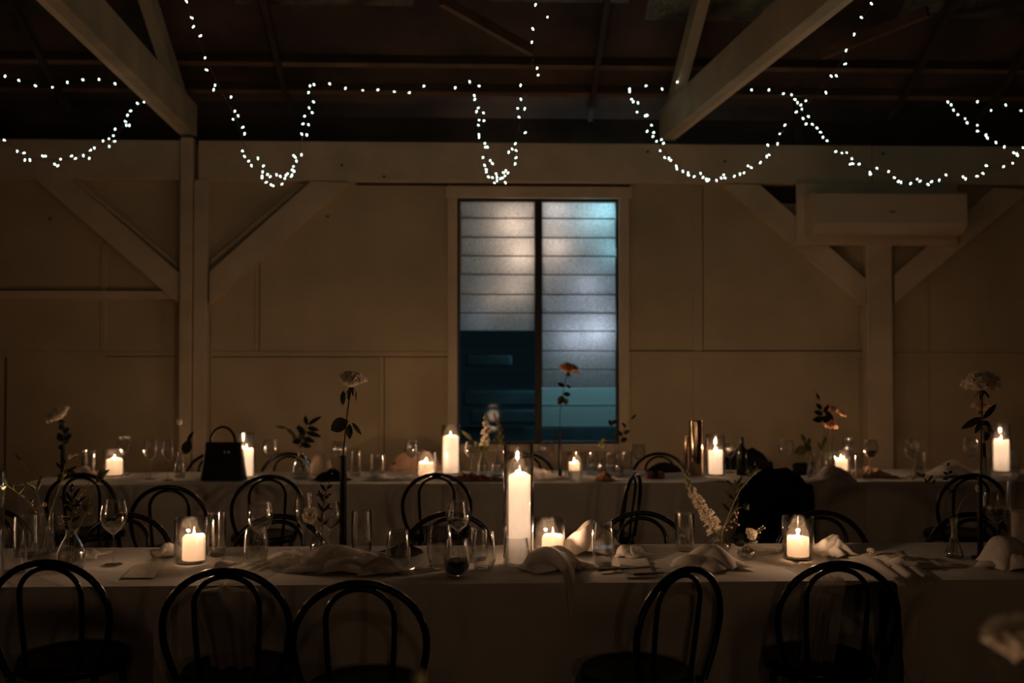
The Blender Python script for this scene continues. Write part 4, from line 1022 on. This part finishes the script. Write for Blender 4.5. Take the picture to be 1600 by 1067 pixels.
# ------------------------------------------------------------------ napkins, gauze and small things
def napkin(px, by, wpx, dep, H, label, mat='napkin', seed=0, rot=0, group='crumpled napkins', corner=None, name='napkin', cat='napkin', edge=TF, mbnu=44, yc=None, folds=1.0):
    p = P(px, by, TZ + .001); s = mpp(p.y); Lx = wpx*s/2; Ly = dep/2
    rnd = random.Random(seed); ph = [rnd.uniform(0, 6) for _ in range(8)]; k1 = rnd.uniform(16, 24)*folds; th = rnd.uniform(-.7, .7)
    ca, sa = math.cos(R(rot)), math.sin(R(rot)); ct, st = math.cos(th), math.sin(th)
    mb = MB()
    def fn(u, v):
        a, b = (u-.5)*2, (v-.5)*2
        rr = max(abs(a)**2.2 + abs(b)**2.2, 1e-6)**(1/2.2)
        wob = 1 + .10*math.sin(3*math.atan2(b, a)+ph[0]) + .07*math.sin(5*math.atan2(b, a)+ph[1])
        x = a*Lx*wob; y = b*Ly*wob
        q = (x*ct+y*st); w = (-x*st+y*ct)
        m = max(0, 1 - max(abs(a), abs(b))**2)
        bell = m**.62
        f1 = math.sin(k1*1.25*q + 1.5*math.sin(w*24+ph[2]) + ph[3]); f2 = math.sin(k1*1.1*(w+.5*q) + 1.7*math.sin(q*31+ph[5]) + ph[4])
        f3 = math.sin(k1*3.4*(q-.6*w) + 1.3*math.sin(w*47+ph[1]) + ph[0])
        g = (1-abs(f1))**1.1; g2 = (1-abs(f2))**1.2; g3 = 1-abs(f3)
        z = H*bell*(.46 + .36*g + .18*g2) + min(H, .06)*.09*g3*m**.4 + .0035
        # coarse shape: two humps
        z *= .72 + .28*math.cos(2.4*a + ph[6]*.4)
        X = x*ca - y*sa; Y = x*sa + y*ca
        if corner:
            cxp, cyp, pull = corner
            wgt = max(0, -b)**2 * math.exp(-((a-cxp)/.30)**2)
            Y -= wgt*pull
        wy = p.y + Y; wz = TZ + max(z, .003)
        if wy < edge - .014:
            ov = edge - .014 - wy; wy = edge - .022 - .012*math.sin(ov*18) ; wz = TZ - ov + .004 if z < .012 else wz - ov
        return Vector((p.x + X, wy, wz))
    if folds <= .7:
        # broad smooth flaps lying over one another
        for j, (hj, lj, wj) in enumerate(((1.0, .80, .85), (.74, .70, .80), (.60, .62, .95), (.42, .98, 1.0))):
            ox, oy = rnd.uniform(-.30, .30)*Lx, rnd.uniform(-.25, .25)*Ly
            if j == 0: ox, oy = ox*.4, Ly*.15
            if j == 3: ox = oy = 0
            an = R(rot + rnd.uniform(-32, 32)); cj, sj = math.cos(an), math.sin(an); bx = rnd.uniform(.35, .65)
            p1, p2, p3 = [rnd.uniform(0, 6) for _ in range(3)]; sk = rnd.uniform(-.4, .4)
            def flap(u, v):
                a, b = (u-.5)*2, (v-.5)*2
                ar = 1 - abs(a + .25*sk*b)**1.8; ar = max(0, ar); br = max(0, 1 - abs(b)**2.6)
                z = H*hj*(ar**.75)*(.25+.75*br)*(1 + .16*math.sin(3.1*a+2.3*b+p1)) + .0045
                z += .10*H*hj*ar*br*abs(math.sin(4.2*a + 1.9*b*b + 1.2*math.sin(2*b+p2) + p3))
                x = (a*lj + sk*.25*b)*Lx*.95; y = b*wj*Ly*(1 + .10*math.sin(2.4*a+p2)) + .10*Ly*math.sin(3*a+p1)
                X = x*cj - y*sj + ox; Y = x*sj + y*cj + oy
                if corner and j == 0:
                    Y -= max(0, -b)**2*math.exp(-((a-corner[0])/.22)**2)*corner[2]
                    z *= 1 - .0*b
                wy = p.y + Y; wz = TZ + z
                if wy < edge - .014:
                    ov = edge - .014 - wy; wy = edge - .026 - .010*math.sin(ov*18) - .004*j; wz = TZ - ov + .004*(4-j)
                return Vector((p.x + X, wy, wz))
            mb.grid(flap, 26, 26)
    else: mb.grid(fn, mbnu, mbnu)
    o = mb.build(name, M[mat], loc=p, ang=80); return tag(o, label, cat, group)
napkin(120, 868, 80, .17, .055, 'small crumpled napkin behind the bottle vase', seed=2)
napkin(262, 866, 46, .16, .045, 'folded napkin left of the short left candle', seed=3, folds=.5)
napkin(358, 883, 34, .07, .055, 'little twisted napkin right of the short left candle', seed=4)
napkin(455, 878, 110, .30, .045, 'thin gauzy napkin spread left of the napkin heap', 'sheer', seed=5)
napkin(535, 886, 170, .26, .078, 'large heap of white napkins in front of the black tube vase', seed=6, folds=.6)
napkin(600, 893, 95, .14, .045, 'flat napkin corner at the right of the napkin heap', seed=7, folds=.4)
napkin(868, 885, 125, .20, .078, 'crumpled napkin with a corner hanging over the table edge', seed=9, corner=(.12, 0, .36), folds=.7)
napkin(925, 862, 120, .16, .125, 'tall mound of napkin behind the short central candle', seed=10, folds=.6)
napkin(985, 866, 60, .18, .035, 'flat folded napkin right of the central water tumbler', seed=11, folds=.5)
napkin(1108, 884, 125, .20, .066, 'gauzy napkin in front of the snapdragon vase', 'napkin', seed=12, folds=.5)
napkin(1195, 862, 60, .12, .022, 'pinkish folded napkin left of the right candle', seed=13, folds=.5)
napkin(1302, 864, 66, .18, .070, 'rounded napkin right of the right candle', seed=14, folds=.5)
napkin(1580, 884, 105, .22, .095, 'large napkin mound at the right edge of the front table', seed=15, folds=.7)
napkin(1430, 880, 120, .20, .030, 'low rumpled napkin left of the flask vase', 'napkin', seed=16, folds=.8)
napkin(606, 749, 52, .16, .055, 'small grey napkin on the rear table left of the window', seed=20, edge=FF)
napkin(846, 746, 80, .28, .12, 'glowing napkin mound left of the dried rose', seed=21, edge=FF)
napkin(1300, 751, 76, .16, .10, 'grey napkin dome below the rose bottles', seed=22, edge=FF, folds=.4)
napkin(1366, 744, 60, .2, .09, 'ruffled tan napkin right of the rose bottles', 'napkin_tan', seed=23, edge=FF)
napkin(1486, 742, 80, .3, .09, 'pale napkin on the rear table above the berry sprigs', seed=24, edge=FF, folds=.5)
napkin(134, 743, 46, .14, .085, 'blush napkin behind the leftmost rear tumbler', 'napkin', seed=25, edge=FF)
napkin(748, 750, 84, .14, .075, 'frayed brown cloth bundle below the snapdragons', 'napkin_brown', seed=26, edge=FF, folds=1.6)
napkin(1118, 751, 44, .10, .018, 'pale napkin edge in front of the candle by the bronze vase', seed=27, edge=FF, folds=.5)
napkin(520, 750, 64, .12, .065, 'black scarf lying on the rear table behind the front rose', 'black_cloth', seed=28, edge=FF, name='scarf', cat='scarf', group='scarves', folds=.6)
napkin(946, 751, 33, .10, .055, 'dark rolled napkin right of the floating candle', 'napkin_brown', seed=29, edge=FF, folds=.5)
napkin(626, 862, 58, .12, .028, 'black folded napkin on a dark plate behind the stemless glass', 'black_cloth', seed=30, folds=.6)
napkin(1594, 747, 26, .1, .06, 'pink napkin at the right end of the rear table', 'napkin', seed=31, edge=FF)

def runner(pts, width, label, seed, tail):
    """gauze laid across the table and hanging over its front edge"""
    rnd = random.Random(seed); ph = [rnd.uniform(0, 6) for _ in range(5)]
    W = [P(px, py, TZ) for px, py in pts]
    ln = [0]
    for a, b in zip(W, W[1:]): ln.append(ln[-1] + (b-a).length)
    T = ln[-1]; mb = MB(); end = W[-1]; edir = Vector((tail[0], 0, -1)).normalized()
    def fn(u, v):
        s0 = v*(T + tail[1]); a = (u-.5)
        if s0 <= T:
            k = max(i for i in range(len(ln)) if ln[i] <= s0 + 1e-9); k = min(k, len(W)-2)
            f = (s0-ln[k])/(ln[k+1]-ln[k]); c = W[k].lerp(W[k+1], f); d = (W[k+1]-W[k]).normalized(); sd = Vector((d.y, -d.x, 0))
            r_ = c + sd*a*width; r_.z = TZ + .006 + .010*abs(math.sin(a*14+ph[0]+3*v))*math.sin(PI*(.5+a))
            if r_.y < TF - .012: ov = TF - .012 - r_.y; r_.y = TF - .03; r_.z = TZ - ov
            return r_
        ov = s0 - T; w = width*(1 - .25*ov/tail[1])
        c = Vector((end.x, TF-.035, TZ)) + edir*ov
        c.x += a*w*1.0; c.y -= .018*math.sin(a*16+ph[1]+2*ov)*min(1, ov*6) + .005; return c
    mb.grid(fn, 26, 60)
    return tag(mb.build('gauze_runner', M['sheer'], loc=(end.x, end.y, TZ), ang=80), label, 'table runner', 'gauze table runners')
runner([(470, 862), (420, 880), (372, 900), (352, 913)], .20, 'sheer gauze runner falling over the edge behind the second front chair', 1, (.16, .45))
runner([(1250, 885), (1285, 900), (1296, 912)], .13, 'sheer gauze runner hanging beside the right-hand front chair', 2, (-.15, .62))
# folded sheet whose corners hang over the right table edge
def corner_cloth(poly_px, label, seed):
    A, B, C, D = [P(px, py, TZ) for px, py in poly_px]; ph = random.Random(seed).uniform(0, 6); mb = MB()
    def fn(u, v):
        p = A.lerp(B, u).lerp(D.lerp(C, u), v)
        q = Vector(p); q.z = TZ + .006 + .012*abs(math.sin(9*u+3*v+ph))*math.sin(PI*u)*math.sin(PI*v)
        if q.y < TF - .012: ov = TF - .012 - q.y; q.y = TF - .036 - .02*math.sin(ov*10+u*5)*min(1, ov*10); q.z = TZ - ov
        return q
    mb.grid(fn, 30, 40); return tag(mb.build('napkin', M['napkin'], loc=(B+D)/2, ang=80), label, 'napkin', 'crumpled napkins')
corner_cloth([(1318, 870), (1400, 860), (1530, 960), (1436, 925)], 'long unfolded napkin with corners hanging over the right table edge', 4)

# cutlery, plates, menus
def plate(px, by, r_, mat, label):
    p = P(px, by, TZ+.003); mb = MB(); mb.lathe([(0, 0), (r_*.6, 0), (r_*.7, .003), (r_, .012), (r_*.99, .014), (r_*.68, .006), (0, .004)], p, 36)
    return tag(mb.build('plate', M[mat], loc=p), label, 'plate')
plate(630, 868, .085, 'black_metal', 'dark side plate under the black folded napkin')
def knife(a, b, label, kind='knife'):
    p = P(*a, TZ+.006); q = P(*b, TZ+.006); d = (q-p); t = thing(kind, p, label, kind, 'cutlery on the front table')
    mb = MB(); mb.beam(p, p.lerp(q, .45), .014, .004); mb.build('blade' if kind == 'knife' else 'tines', M['steel'], t, smooth=False)
    mb = MB(); mb.tube([p.lerp(q, .45), p.lerp(q, .7), q], [.003, .005, .0055], 8); mb.build('handle', M['steel'], t)
knife((668, 881), (622, 895), 'steel knife beside the stemless glass in front of the dark napkin')
knife((1020, 884), (935, 892), 'steel knife lying right of the central water tumbler')
knife((1075, 893), (990, 898), 'steel fork lying left of the turned chair back', 'fork')
def card(pts, label):
    W = [P(px, py, TZ+.003) for px, py in pts]; mb = MB(); vs = W + [w + Vector((0, 0, .0012)) for w in W]
    mb.add(vs, [(3,2,1,0),(4,5,6,7),(0,1,5,4),(1,2,6,5),(2,3,7,6),(3,0,4,7)])
    return tag(mb.build('menu_card', M['paper'], loc=W[0], smooth=False), label, 'card', 'menu cards on the front table')
card([(1025, 902), (975, 902), (965, 872), (1010, 872)], 'menu card lying right of the central water tumbler')
card([(240, 903), (190, 903), (215, 880), (258, 880)], 'menu card lying left of the short left candle')

# handbag
p = P(346, 751, TZ+.002); s = mpp(p.y)
hb = thing('handbag', p, 'structured black handbag with a looped handle on the rear table', 'handbag')
hw0, hw1, hh, dt = 34*s, 27.5*s, (Q(346, 692, p.y).z - p.z), .065
mb = MB(); vs = []; K = 8
for k in range(K+1):
    t = k/K; z = hh*t; hw = hw0 + (hw1-hw0)*t**.8; d = dt*(1-.55*t)
    for (sx, sy) in ((-1,-.7),(-.93,-1),(.93,-1),(1,-.7),(1,.7),(.93,1),(-.93,1),(-1,.7)): vs.append((p.x+sx*hw, p.y+dt+sy*d, p.z+z))
fs = [tuple(range(7,-1,-1)), tuple(range(K*8, K*8+8))]
for k in range(K):
    for i in range(8): j = (i+1) % 8; fs.append((k*8+i, k*8+j, k*8+8+j, k*8+8+i))
mb.add(vs, fs); mb.build('body', M['black_leather'], hb, ang=30)
mb = MB(); mb.bbox((p.x-hw1*.98, p.y+dt*.38, p.z+hh*.62), (p.x+hw1*.98, p.y+dt*.56, p.z+hh*.99), .006); flp = mb.build('flap', M['black_leather'], hb, smooth=False)
mb = MB(); hr = 19.5*s
mb.tube([(p.x-2*s + hr*math.cos(a), p.y+dt, p.z+hh-.01 + (26*s)*math.sin(a)) for a in [PI*i/20 for i in range(21)]], .0085, 10); mb.build('handle', M['black_leather'], hb)
for dx in (2, 8):
    mb = MB(); mb.box((p.x+dx*s, p.y+dt*.34, p.z+hh-.075), (p.x+(dx+3)*s, p.y+dt*.38, p.z+hh-.058)); mb.build('clasp', M['chrome'], flp, smooth=False)
# bottle
p, r_, h = dims(1159, 742, 19, 683); t = thing('wine_bottle', p, 'dark wine bottle on the rear table right of the candle', 'bottle'); r_ = .038
mb = MB(); mb.lathe([(0, 0), (r_*.95, 0), (r_, .006), (r_, h*.58), (r_*.85, h*.68), (r_*.42, h*.78), (r_*.36, h*.95)], p, 26); mb.build('glass_body', M['dark_glass'], t)
mb = MB(); mb.lathe([(r_*.38, h*.82), (r_*.40, h*.83), (r_*.40, h), (0, h)], p, 20); mb.build('cap', M['black_metal'], t)
# pale bag with tag-like top, red purse, clutches
p = P(501, 741, TZ+.002); s = mpp(p.y); mb = MB()
mb.lathe([(0, 0), (17*s, 0), (18*s, .02), (16*s, .08), (13*s, .13), (11*s, .145), (4*s, .15), (0, .15)], p, 24, sy=.6)
t = thing('gift_pouch', p, 'pale soft pouch with a pointed top behind the front rose', 'pouch'); mb.build('body', M['pale_bag'], t)
mb = MB(); mb.lathe([(4*s, .148), (4.5*s, .17), (3.5*s, .21), (1.5*s, .25), (0, .255)], p, 16, sy=.5); mb.build('pointed_top', M['pale_bag'], t)
p = P(1026, 748, TZ+.002); mb = MB(); mb.bbox((p.x-.075, p.y, p.z), (p.x+.06, p.y+.08, p.z+.045), .012)
t = thing('purse', p, 'dark red purse with a round black clasp by the sideways chair', 'purse'); mb.build('body', M['red'], t, smooth=False)
mb = MB(); mb.ball((p.x-.01, p.y-.004, p.z+.03), .028, 14, 8, (1, .4, 1)); mb.build('clasp', M['black_leather'], t)
p = P(1246, 742, TZ+.002); mb = MB(); mb.bbox((p.x-.02, p.y, p.z), (p.x+.16, p.y+.06, p.z+.085), .012)
tag(mb.build('clutch_bag', M['black_leather'], loc=p, smooth=False), 'dark clutch bag left of the rose bottles', 'bag')
loc, a = jk[1030]; mb = MB(); mb.ball((loc.x+.0, loc.y-.02, .50+.155), .17, 16, 10, (1.0, .8, .95), .03)
tag(mb.build('soft_bag', M['black_cloth'], loc=(loc.x, loc.y, .468), ang=80), 'dark soft bag on the wall-side chair left of the bronze vase', 'bag')

# ------------------------------------------------------------------ string lights
def S(off, sc_, pts): return [(off + x/sc_, y/sc_) for x, y in pts]
A1 = S(0, 3.2, [(25,382),(95,403),(178,429),(262,437),(337,413),(415,399),(495,398),(576,420)])
A2 = S(0, 3.2, [(22,701),(86,757),(119,765),(124,801),(150,801),(215,781),(228,781),(275,822),(288,830),(303,797),(357,780),(376,792),(417,779),(446,792),(452,752),(472,742),(515,706),(545,694),(546,733),(572,707),(568,679),(575,647),(632,627),(647,628),(628,608),(637,577),(652,555),(688,517),(720,511)])
B = S(0, 3.2, [(933,8),(960,90),(966,135),(1001,180),(1025,290),(1034,350),(1075,427),(1068,450),(1155,486),(1174,557),(1191,580),(1166,597),(1213,637),(1223,670),(1213,755),(1223,783),(1242,806),(1258,829),(1290,793),(1316,831),(1313,861),(1310,880),(1310,890),(1337,873),(1350,884),(1330,912),(1357,925),(1367,929),(1383,875),(1402,883),(1409,921),(1424,893),(1430,878),(1435,870),(1456,882),(1459,875),(1460,850),(1470,858),(1467,834),(1482,806),(1470,779),(1477,787),(1507,775),(1509,671),(1534,676),(1514,620),(1543,624),(1523,581),(1561,564),(1546,541),(1568,510),(1543,463),(1550,430),(1570,424)])
B1 = S(450, 3.2, [(209,420),(287,442),(374,452),(449,450),(532,459),(606,464),(679,431),(836,440)])
C = S(450, 3.2, [(909,410),(956,430),(932,479),(933,498),(951,540),(943,559),(978,565),(956,601),(979,604),(952,626),(955,675),(955,688),(984,718),(986,736),(997,736),(975,788),(1011,803),(1022,818),(984,827),(992,848),(991,860),(1003,885),(1024,888),(1041,871),(1045,888),(1045,904),(1032,914),(1062,894),(1073,890),(1078,864),(1089,855),(1084,880),(1099,866),(1087,914),(1135,820),(1139,789),(1103,762),(1121,746),(1141,753),(1136,719),(1185,664),(1156,586),(1149,542),(1183,545),(1165,497),(1163,428),(1250,376),(1245,342),(1219,212),(1225,146),(1297,86),(1237,25)])[::-1]
k3 = 3.335
D = (S(900, k3, [(278,465),(280,479),(290,517),(298,531),(323,537),(318,584),(362,605),(371,601),(394,653),(370,685),(404,691),(400,712),(420,736),(445,729),(455,747),(439,786),(463,822),(484,826),(494,836),(523,867),(526,880),(557,894),(584,902),(587,913),(615,921),(650,904),(661,925),(678,934),(684,943),(691,938),(733,941),(757,929),(769,912),(777,928),(825,919),(855,908),(875,901),(897,865),(914,874),(960,848),(994,817),(1007,807),(1000,757),(1050,751),(1062,698),(1088,653),(1147,584),(1197,526),(1303,484)])
     + S(1200, k3, [(330,397),(357,396),(401,334),(407,264),(449,181),(487,92),(540,20)]))[::-1]
D1 = S(900, k3, [(364,448),(449,465),(527,428)]); D2 = S(900, k3, [(915,469),(1005,469),(1080,489)])
E = (S(900, k3, [(1124,495),(1142,519),(1155,537),(1171,548),(1177,572),(1184,618),(1212,608),(1198,647),(1232,648),(1257,668),(1275,689),(1287,716),(1309,734)])
     + S(1200, k3, [(352,790),(385,798),(411,796),(437,828),(428,856),(442,853),(474,856),(531,900),(533,908),(568,877),(628,894),(660,926),(679,946),(693,952),(743,957),(778,934),(791,945),(835,962),(851,947),(892,940),(928,912),(1017,922),(1030,933),(1090,918),(1121,904),(1139,864),(1227,869),(1275,851),(1282,797),(1300,810),(1330,770)]))[::-1]
Fs = S(1200, k3, [(937,533),(955,548),(967,575),(989,598),(1027,620),(1038,641),(1091,653),(1093,684),(1135,705),(1144,720),(1189,744),(1231,767),(1300,800)])[::-1]
F1 = S(1200, k3, [(1091,531),(1162,576),(1239,548),(1319,576)])
mb = MB(); mb.tube([(0, 0, -.006), (0, 0, -.002)], .003, 6); mb.ball((0, 0, .004), .0045, 8, 6, (1, 1, 1.25))
bulb_me = bpy.data.meshes.new('bulb'); bulb_me.from_pydata([tuple(p) for p in mb.v], [], mb.f); bulb_me.update(); bulb_me.materials.append(M['bulb'])
for q in bulb_me.polygons: q.use_smooth = True
def strand(pts, d0, d1, label, start=None, end=None, sm=3):
    """bulbs along a strand whose distance runs smoothly from d0 (first) to d1 (last)"""
    n = len(pts); dist = [0]
    for a, b in zip(pts, pts[1:]): dist.append(dist[-1] + math.hypot(b[0]-a[0], b[1]-a[1]))
    dep = lambda i: d0 + (d1-d0)*(dist[i]/dist[-1])
    W = [Q(x, y, dep(i)) for i, (x, y) in enumerate(pts)]
    wire = []
    for i in range(n):
        lo, hi = max(0, i-sm), min(n, i+sm+1)
        if i == 0 or i == n-1: wire.append(W[i].copy()); continue
        m = min(i-lo, hi-1-i); seg = W[i-m:i+m+1]; c = Vector((0,0,0))
        for q in seg: c += q
        wire.append(c/len(seg))
    if start: wire.insert(0, Q(start[0], start[1], start[2]))
    if end: wire.append(Q(end[0], end[1], end[2]))
    loc = wire[-1]; t = thing('string_light', loc, label, 'string light', 'fairy light strands under the roof')
    mb = MB(); mb.tube(wire, .0017, 5)
    for i, w in enumerate(W):
        q = min(wire, key=lambda a: (a-w).length); mb.tube([q, q.lerp(w, .5) + Vector((0, 0, .006)), w + Vector((0, 0, -.004))], .0011, 4)
    mb.build('wire', M['wire'], t)
    for w in W:
        o = bpy.data.objects.new('bulb', bulb_me); col.objects.link(o); o.parent = t; o.location = w - loc
        o.rotation_euler = (random.uniform(-1.2, 1.2), random.uniform(-1.2, 1.2), 0)
    return W
BK = 8.15
strand(A2, 6.0, BK, 'fairy light swag sagging across the left beam end', start=(-60, 190, 5.7), end=(232, 150, BK+.1))
strand(A1, BK, BK, 'short straight row of fairy lights at the upper left', start=(-50, 115, BK), end=(190, 135, BK))
strand(B, 5.2, BK, 'deep fairy light loop hanging above the left brace', start=(288, -30, 5.0), end=(497, 126, BK+.1))
strand(B1, BK, BK, 'straight row of fairy lights left of the middle loop', start=(500, 126, BK), end=(730, 128, BK))
strand(C, 5.2, BK, 'narrow fairy light loop hanging above the window', start=(848, -30, 5.0), end=(732, 124, BK+.1))
strand(D, 5.2, BK, 'wide fairy light swag hanging right of the window', start=(1375, -30, 5.0), end=(982, 134, BK+.1))
strand(D1, BK, BK, 'three fairy lights crossing the right truss', start=(990, 134, BK), end=(1075, 118, BK))
strand(D2, BK, BK, 'three fairy lights leading to the right-hand swag', start=(1160, 138, BK), end=(1230, 147, BK))
strand(E, 6.3, BK, 'wide fairy light swag above the air conditioner', start=(1660, 205, 5.9), end=(1234, 147, BK+.1))
strand(Fs, 7.0, BK, 'short slanting fairy light row near the right edge', start=(1650, 250, 6.4), end=(1480, 156, BK+.1))
strand(F1, BK, BK, 'four scattered fairy lights at the upper right edge', start=(1500, 150, BK), end=(1640, 175, BK))

# ------------------------------------------------------------------ nearer table below the frame, with the blurred flower
y0, y1 = .75, 1.51
make_table(-1.25, 1.3, y0, y1, 'nearest trestle table, below the frame, holding the blurred flower', None)
cloth(-1.25, 1.3, y0, y1, .5, .2, 'white tablecloth on the nearest table below the frame', seed=12)
fy = 1.25
fp = Q(1586, 1000, fy)
pv = Vector((fp.x+.02, fy, TZ+.002)); t = thing('tube_vase', pv, 'black tube vase on the nearest table below the frame', 'vase', 'black tube vases')
mb = MB(); mb.lathe([(0, 0), (.036, 0), (.036, .004), (.008, .008), (.0065, .25), (.005, .30), (.003, .30)], pv, 20); mb.build('tube', M['black_metal'], t)
t = thing('cream_flower', pv + Vector((0, 0, .28)), 'large blurred cream flower at the lower right, nearest the camera', 'flower')
mb = MB(); mb.tube([pv + Vector((0, 0, .28)), pv + Vector((.004, 0, .38)), fp + Vector((.006, 0, -.03))], .002, 6); mb.build('stem', M['leaf'], t)
mb = MB(); bloom(mb, fp + Vector((.002, 0, -.012)), .040, (-.4, -.4, .9), 5, 5, .9); mb.build('bloom', M['petal_white'], t, ang=80)
gp = Q(655, 1060, fy); pv = Vector((gp.x, fy, TZ+.002))
t = thing('tube_vase', pv, 'second black tube vase on the nearest table, under the green bud', 'vase', 'black tube vases')
mb = MB(); mb.lathe([(0, 0), (.036, 0), (.036, .004), (.008, .008), (.0065, .25), (.005, .30), (.003, .30)], pv, 20); mb.build('tube', M['black_metal'], t)
t = thing('green_bud', pv + Vector((0, 0, .28)), 'small blurred yellow-green bud at the bottom edge', 'flower')
mb = MB(); mb.tube([pv + Vector((0, 0, .28)), gp + Vector((0, 0, -.008))], .0015, 6); mb.build('stem', M['leaf'], t)
mb = MB(); mb.ball(gp, .008, 10, 8, (1, 1, 1.5)); mb.build('bud', M['pale_green'], t)
def fillcandle(x, y, label, l2, power):  # candles added out of view to light the flower and front cloths
    p = Vector((x, y, TZ+.002)); r_ = .055; h = .17; mb = MB()
    mb.lathe([(0, 0), (r_, 0), (r_, h), (r_-.003, h), (r_-.003, .012), (0, .012)], p, 32); tag(mb.build('candle_holder', M['glass'], loc=p), label, 'candle holder', GH)
    c = p + Vector((0, 0, .013)); t = thing('pillar_candle', c, l2, 'candle', GPC); mb = MB()
    mb.lathe([(0, 0), (.037, 0), (.037, .08), (.033, .086), (.026, .076), (0, .074)], c, 28); mb.build('wax', M['wax'], t)
    mb = MB(); mb.lathe([(0, 0), (.0046, .007), (.0050, .012), (.0022, .027), (0, .037)], c + Vector((0, 0, .08)), 12); mb.build('flame', M['flame'], t)
    lamp(c + Vector((0, 0, .10)), power, CANDLE, .012, name='candle_light')
fillcandle(.50, 1.0, 'added unseen glass candle cylinder on the nearest table, right, below the frame', 'added unseen fill candle on the nearest table, right, below the frame', 2.0)
fillcandle(-.75, 1.10, 'added unseen glass candle cylinder on the nearest table, left, below the frame', 'added unseen fill candle on the nearest table, left, below the frame', .5)

# unseen hanging lamp added behind the camera as weak front fill
pl = Vector((.3, -1.2, 2.95)); t = thing('fill_lamp', pl, 'dim fill lamp on a cord, added unseen behind the camera', 'lamp')
mb = MB(); mb.tube([pl + Vector((0, 0, .16)), pl + Vector((0, 0, 1.55))], .004, 6); mb.build('cord', M['wire'], t)
mb = MB(); mb.lathe([(.03, .17), (.06, .16), (.22, .03), (.24, .02), (.237, .02), (.217, .032), (.058, .155), (.03, .165)], pl, 32); mb.build('lamp_shade', M['black_metal'], t)
lamp(pl + Vector((0, 0, -.06)), 7.0, (1, .66, .42), .10, name='fill_light')

# ------------------------------------------------------------------ world and view
w = bpy.data.worlds.new('world'); sc.world = w; w.use_nodes = True
w.node_tree.nodes['Background'].inputs[0].default_value = (.05, .12, .16, 1); w.node_tree.nodes['Background'].inputs[1].default_value = .05
sc.view_settings.view_transform = 'Standard'; sc.view_settings.look = 'None'; sc.view_settings.gamma = 1.0; sc.view_settings.use_curve_mapping = False
sc.view_settings.exposure = 0.0
sc.cycles.transparent_max_bounces = 40
sc.cycles.max_bounces = 8
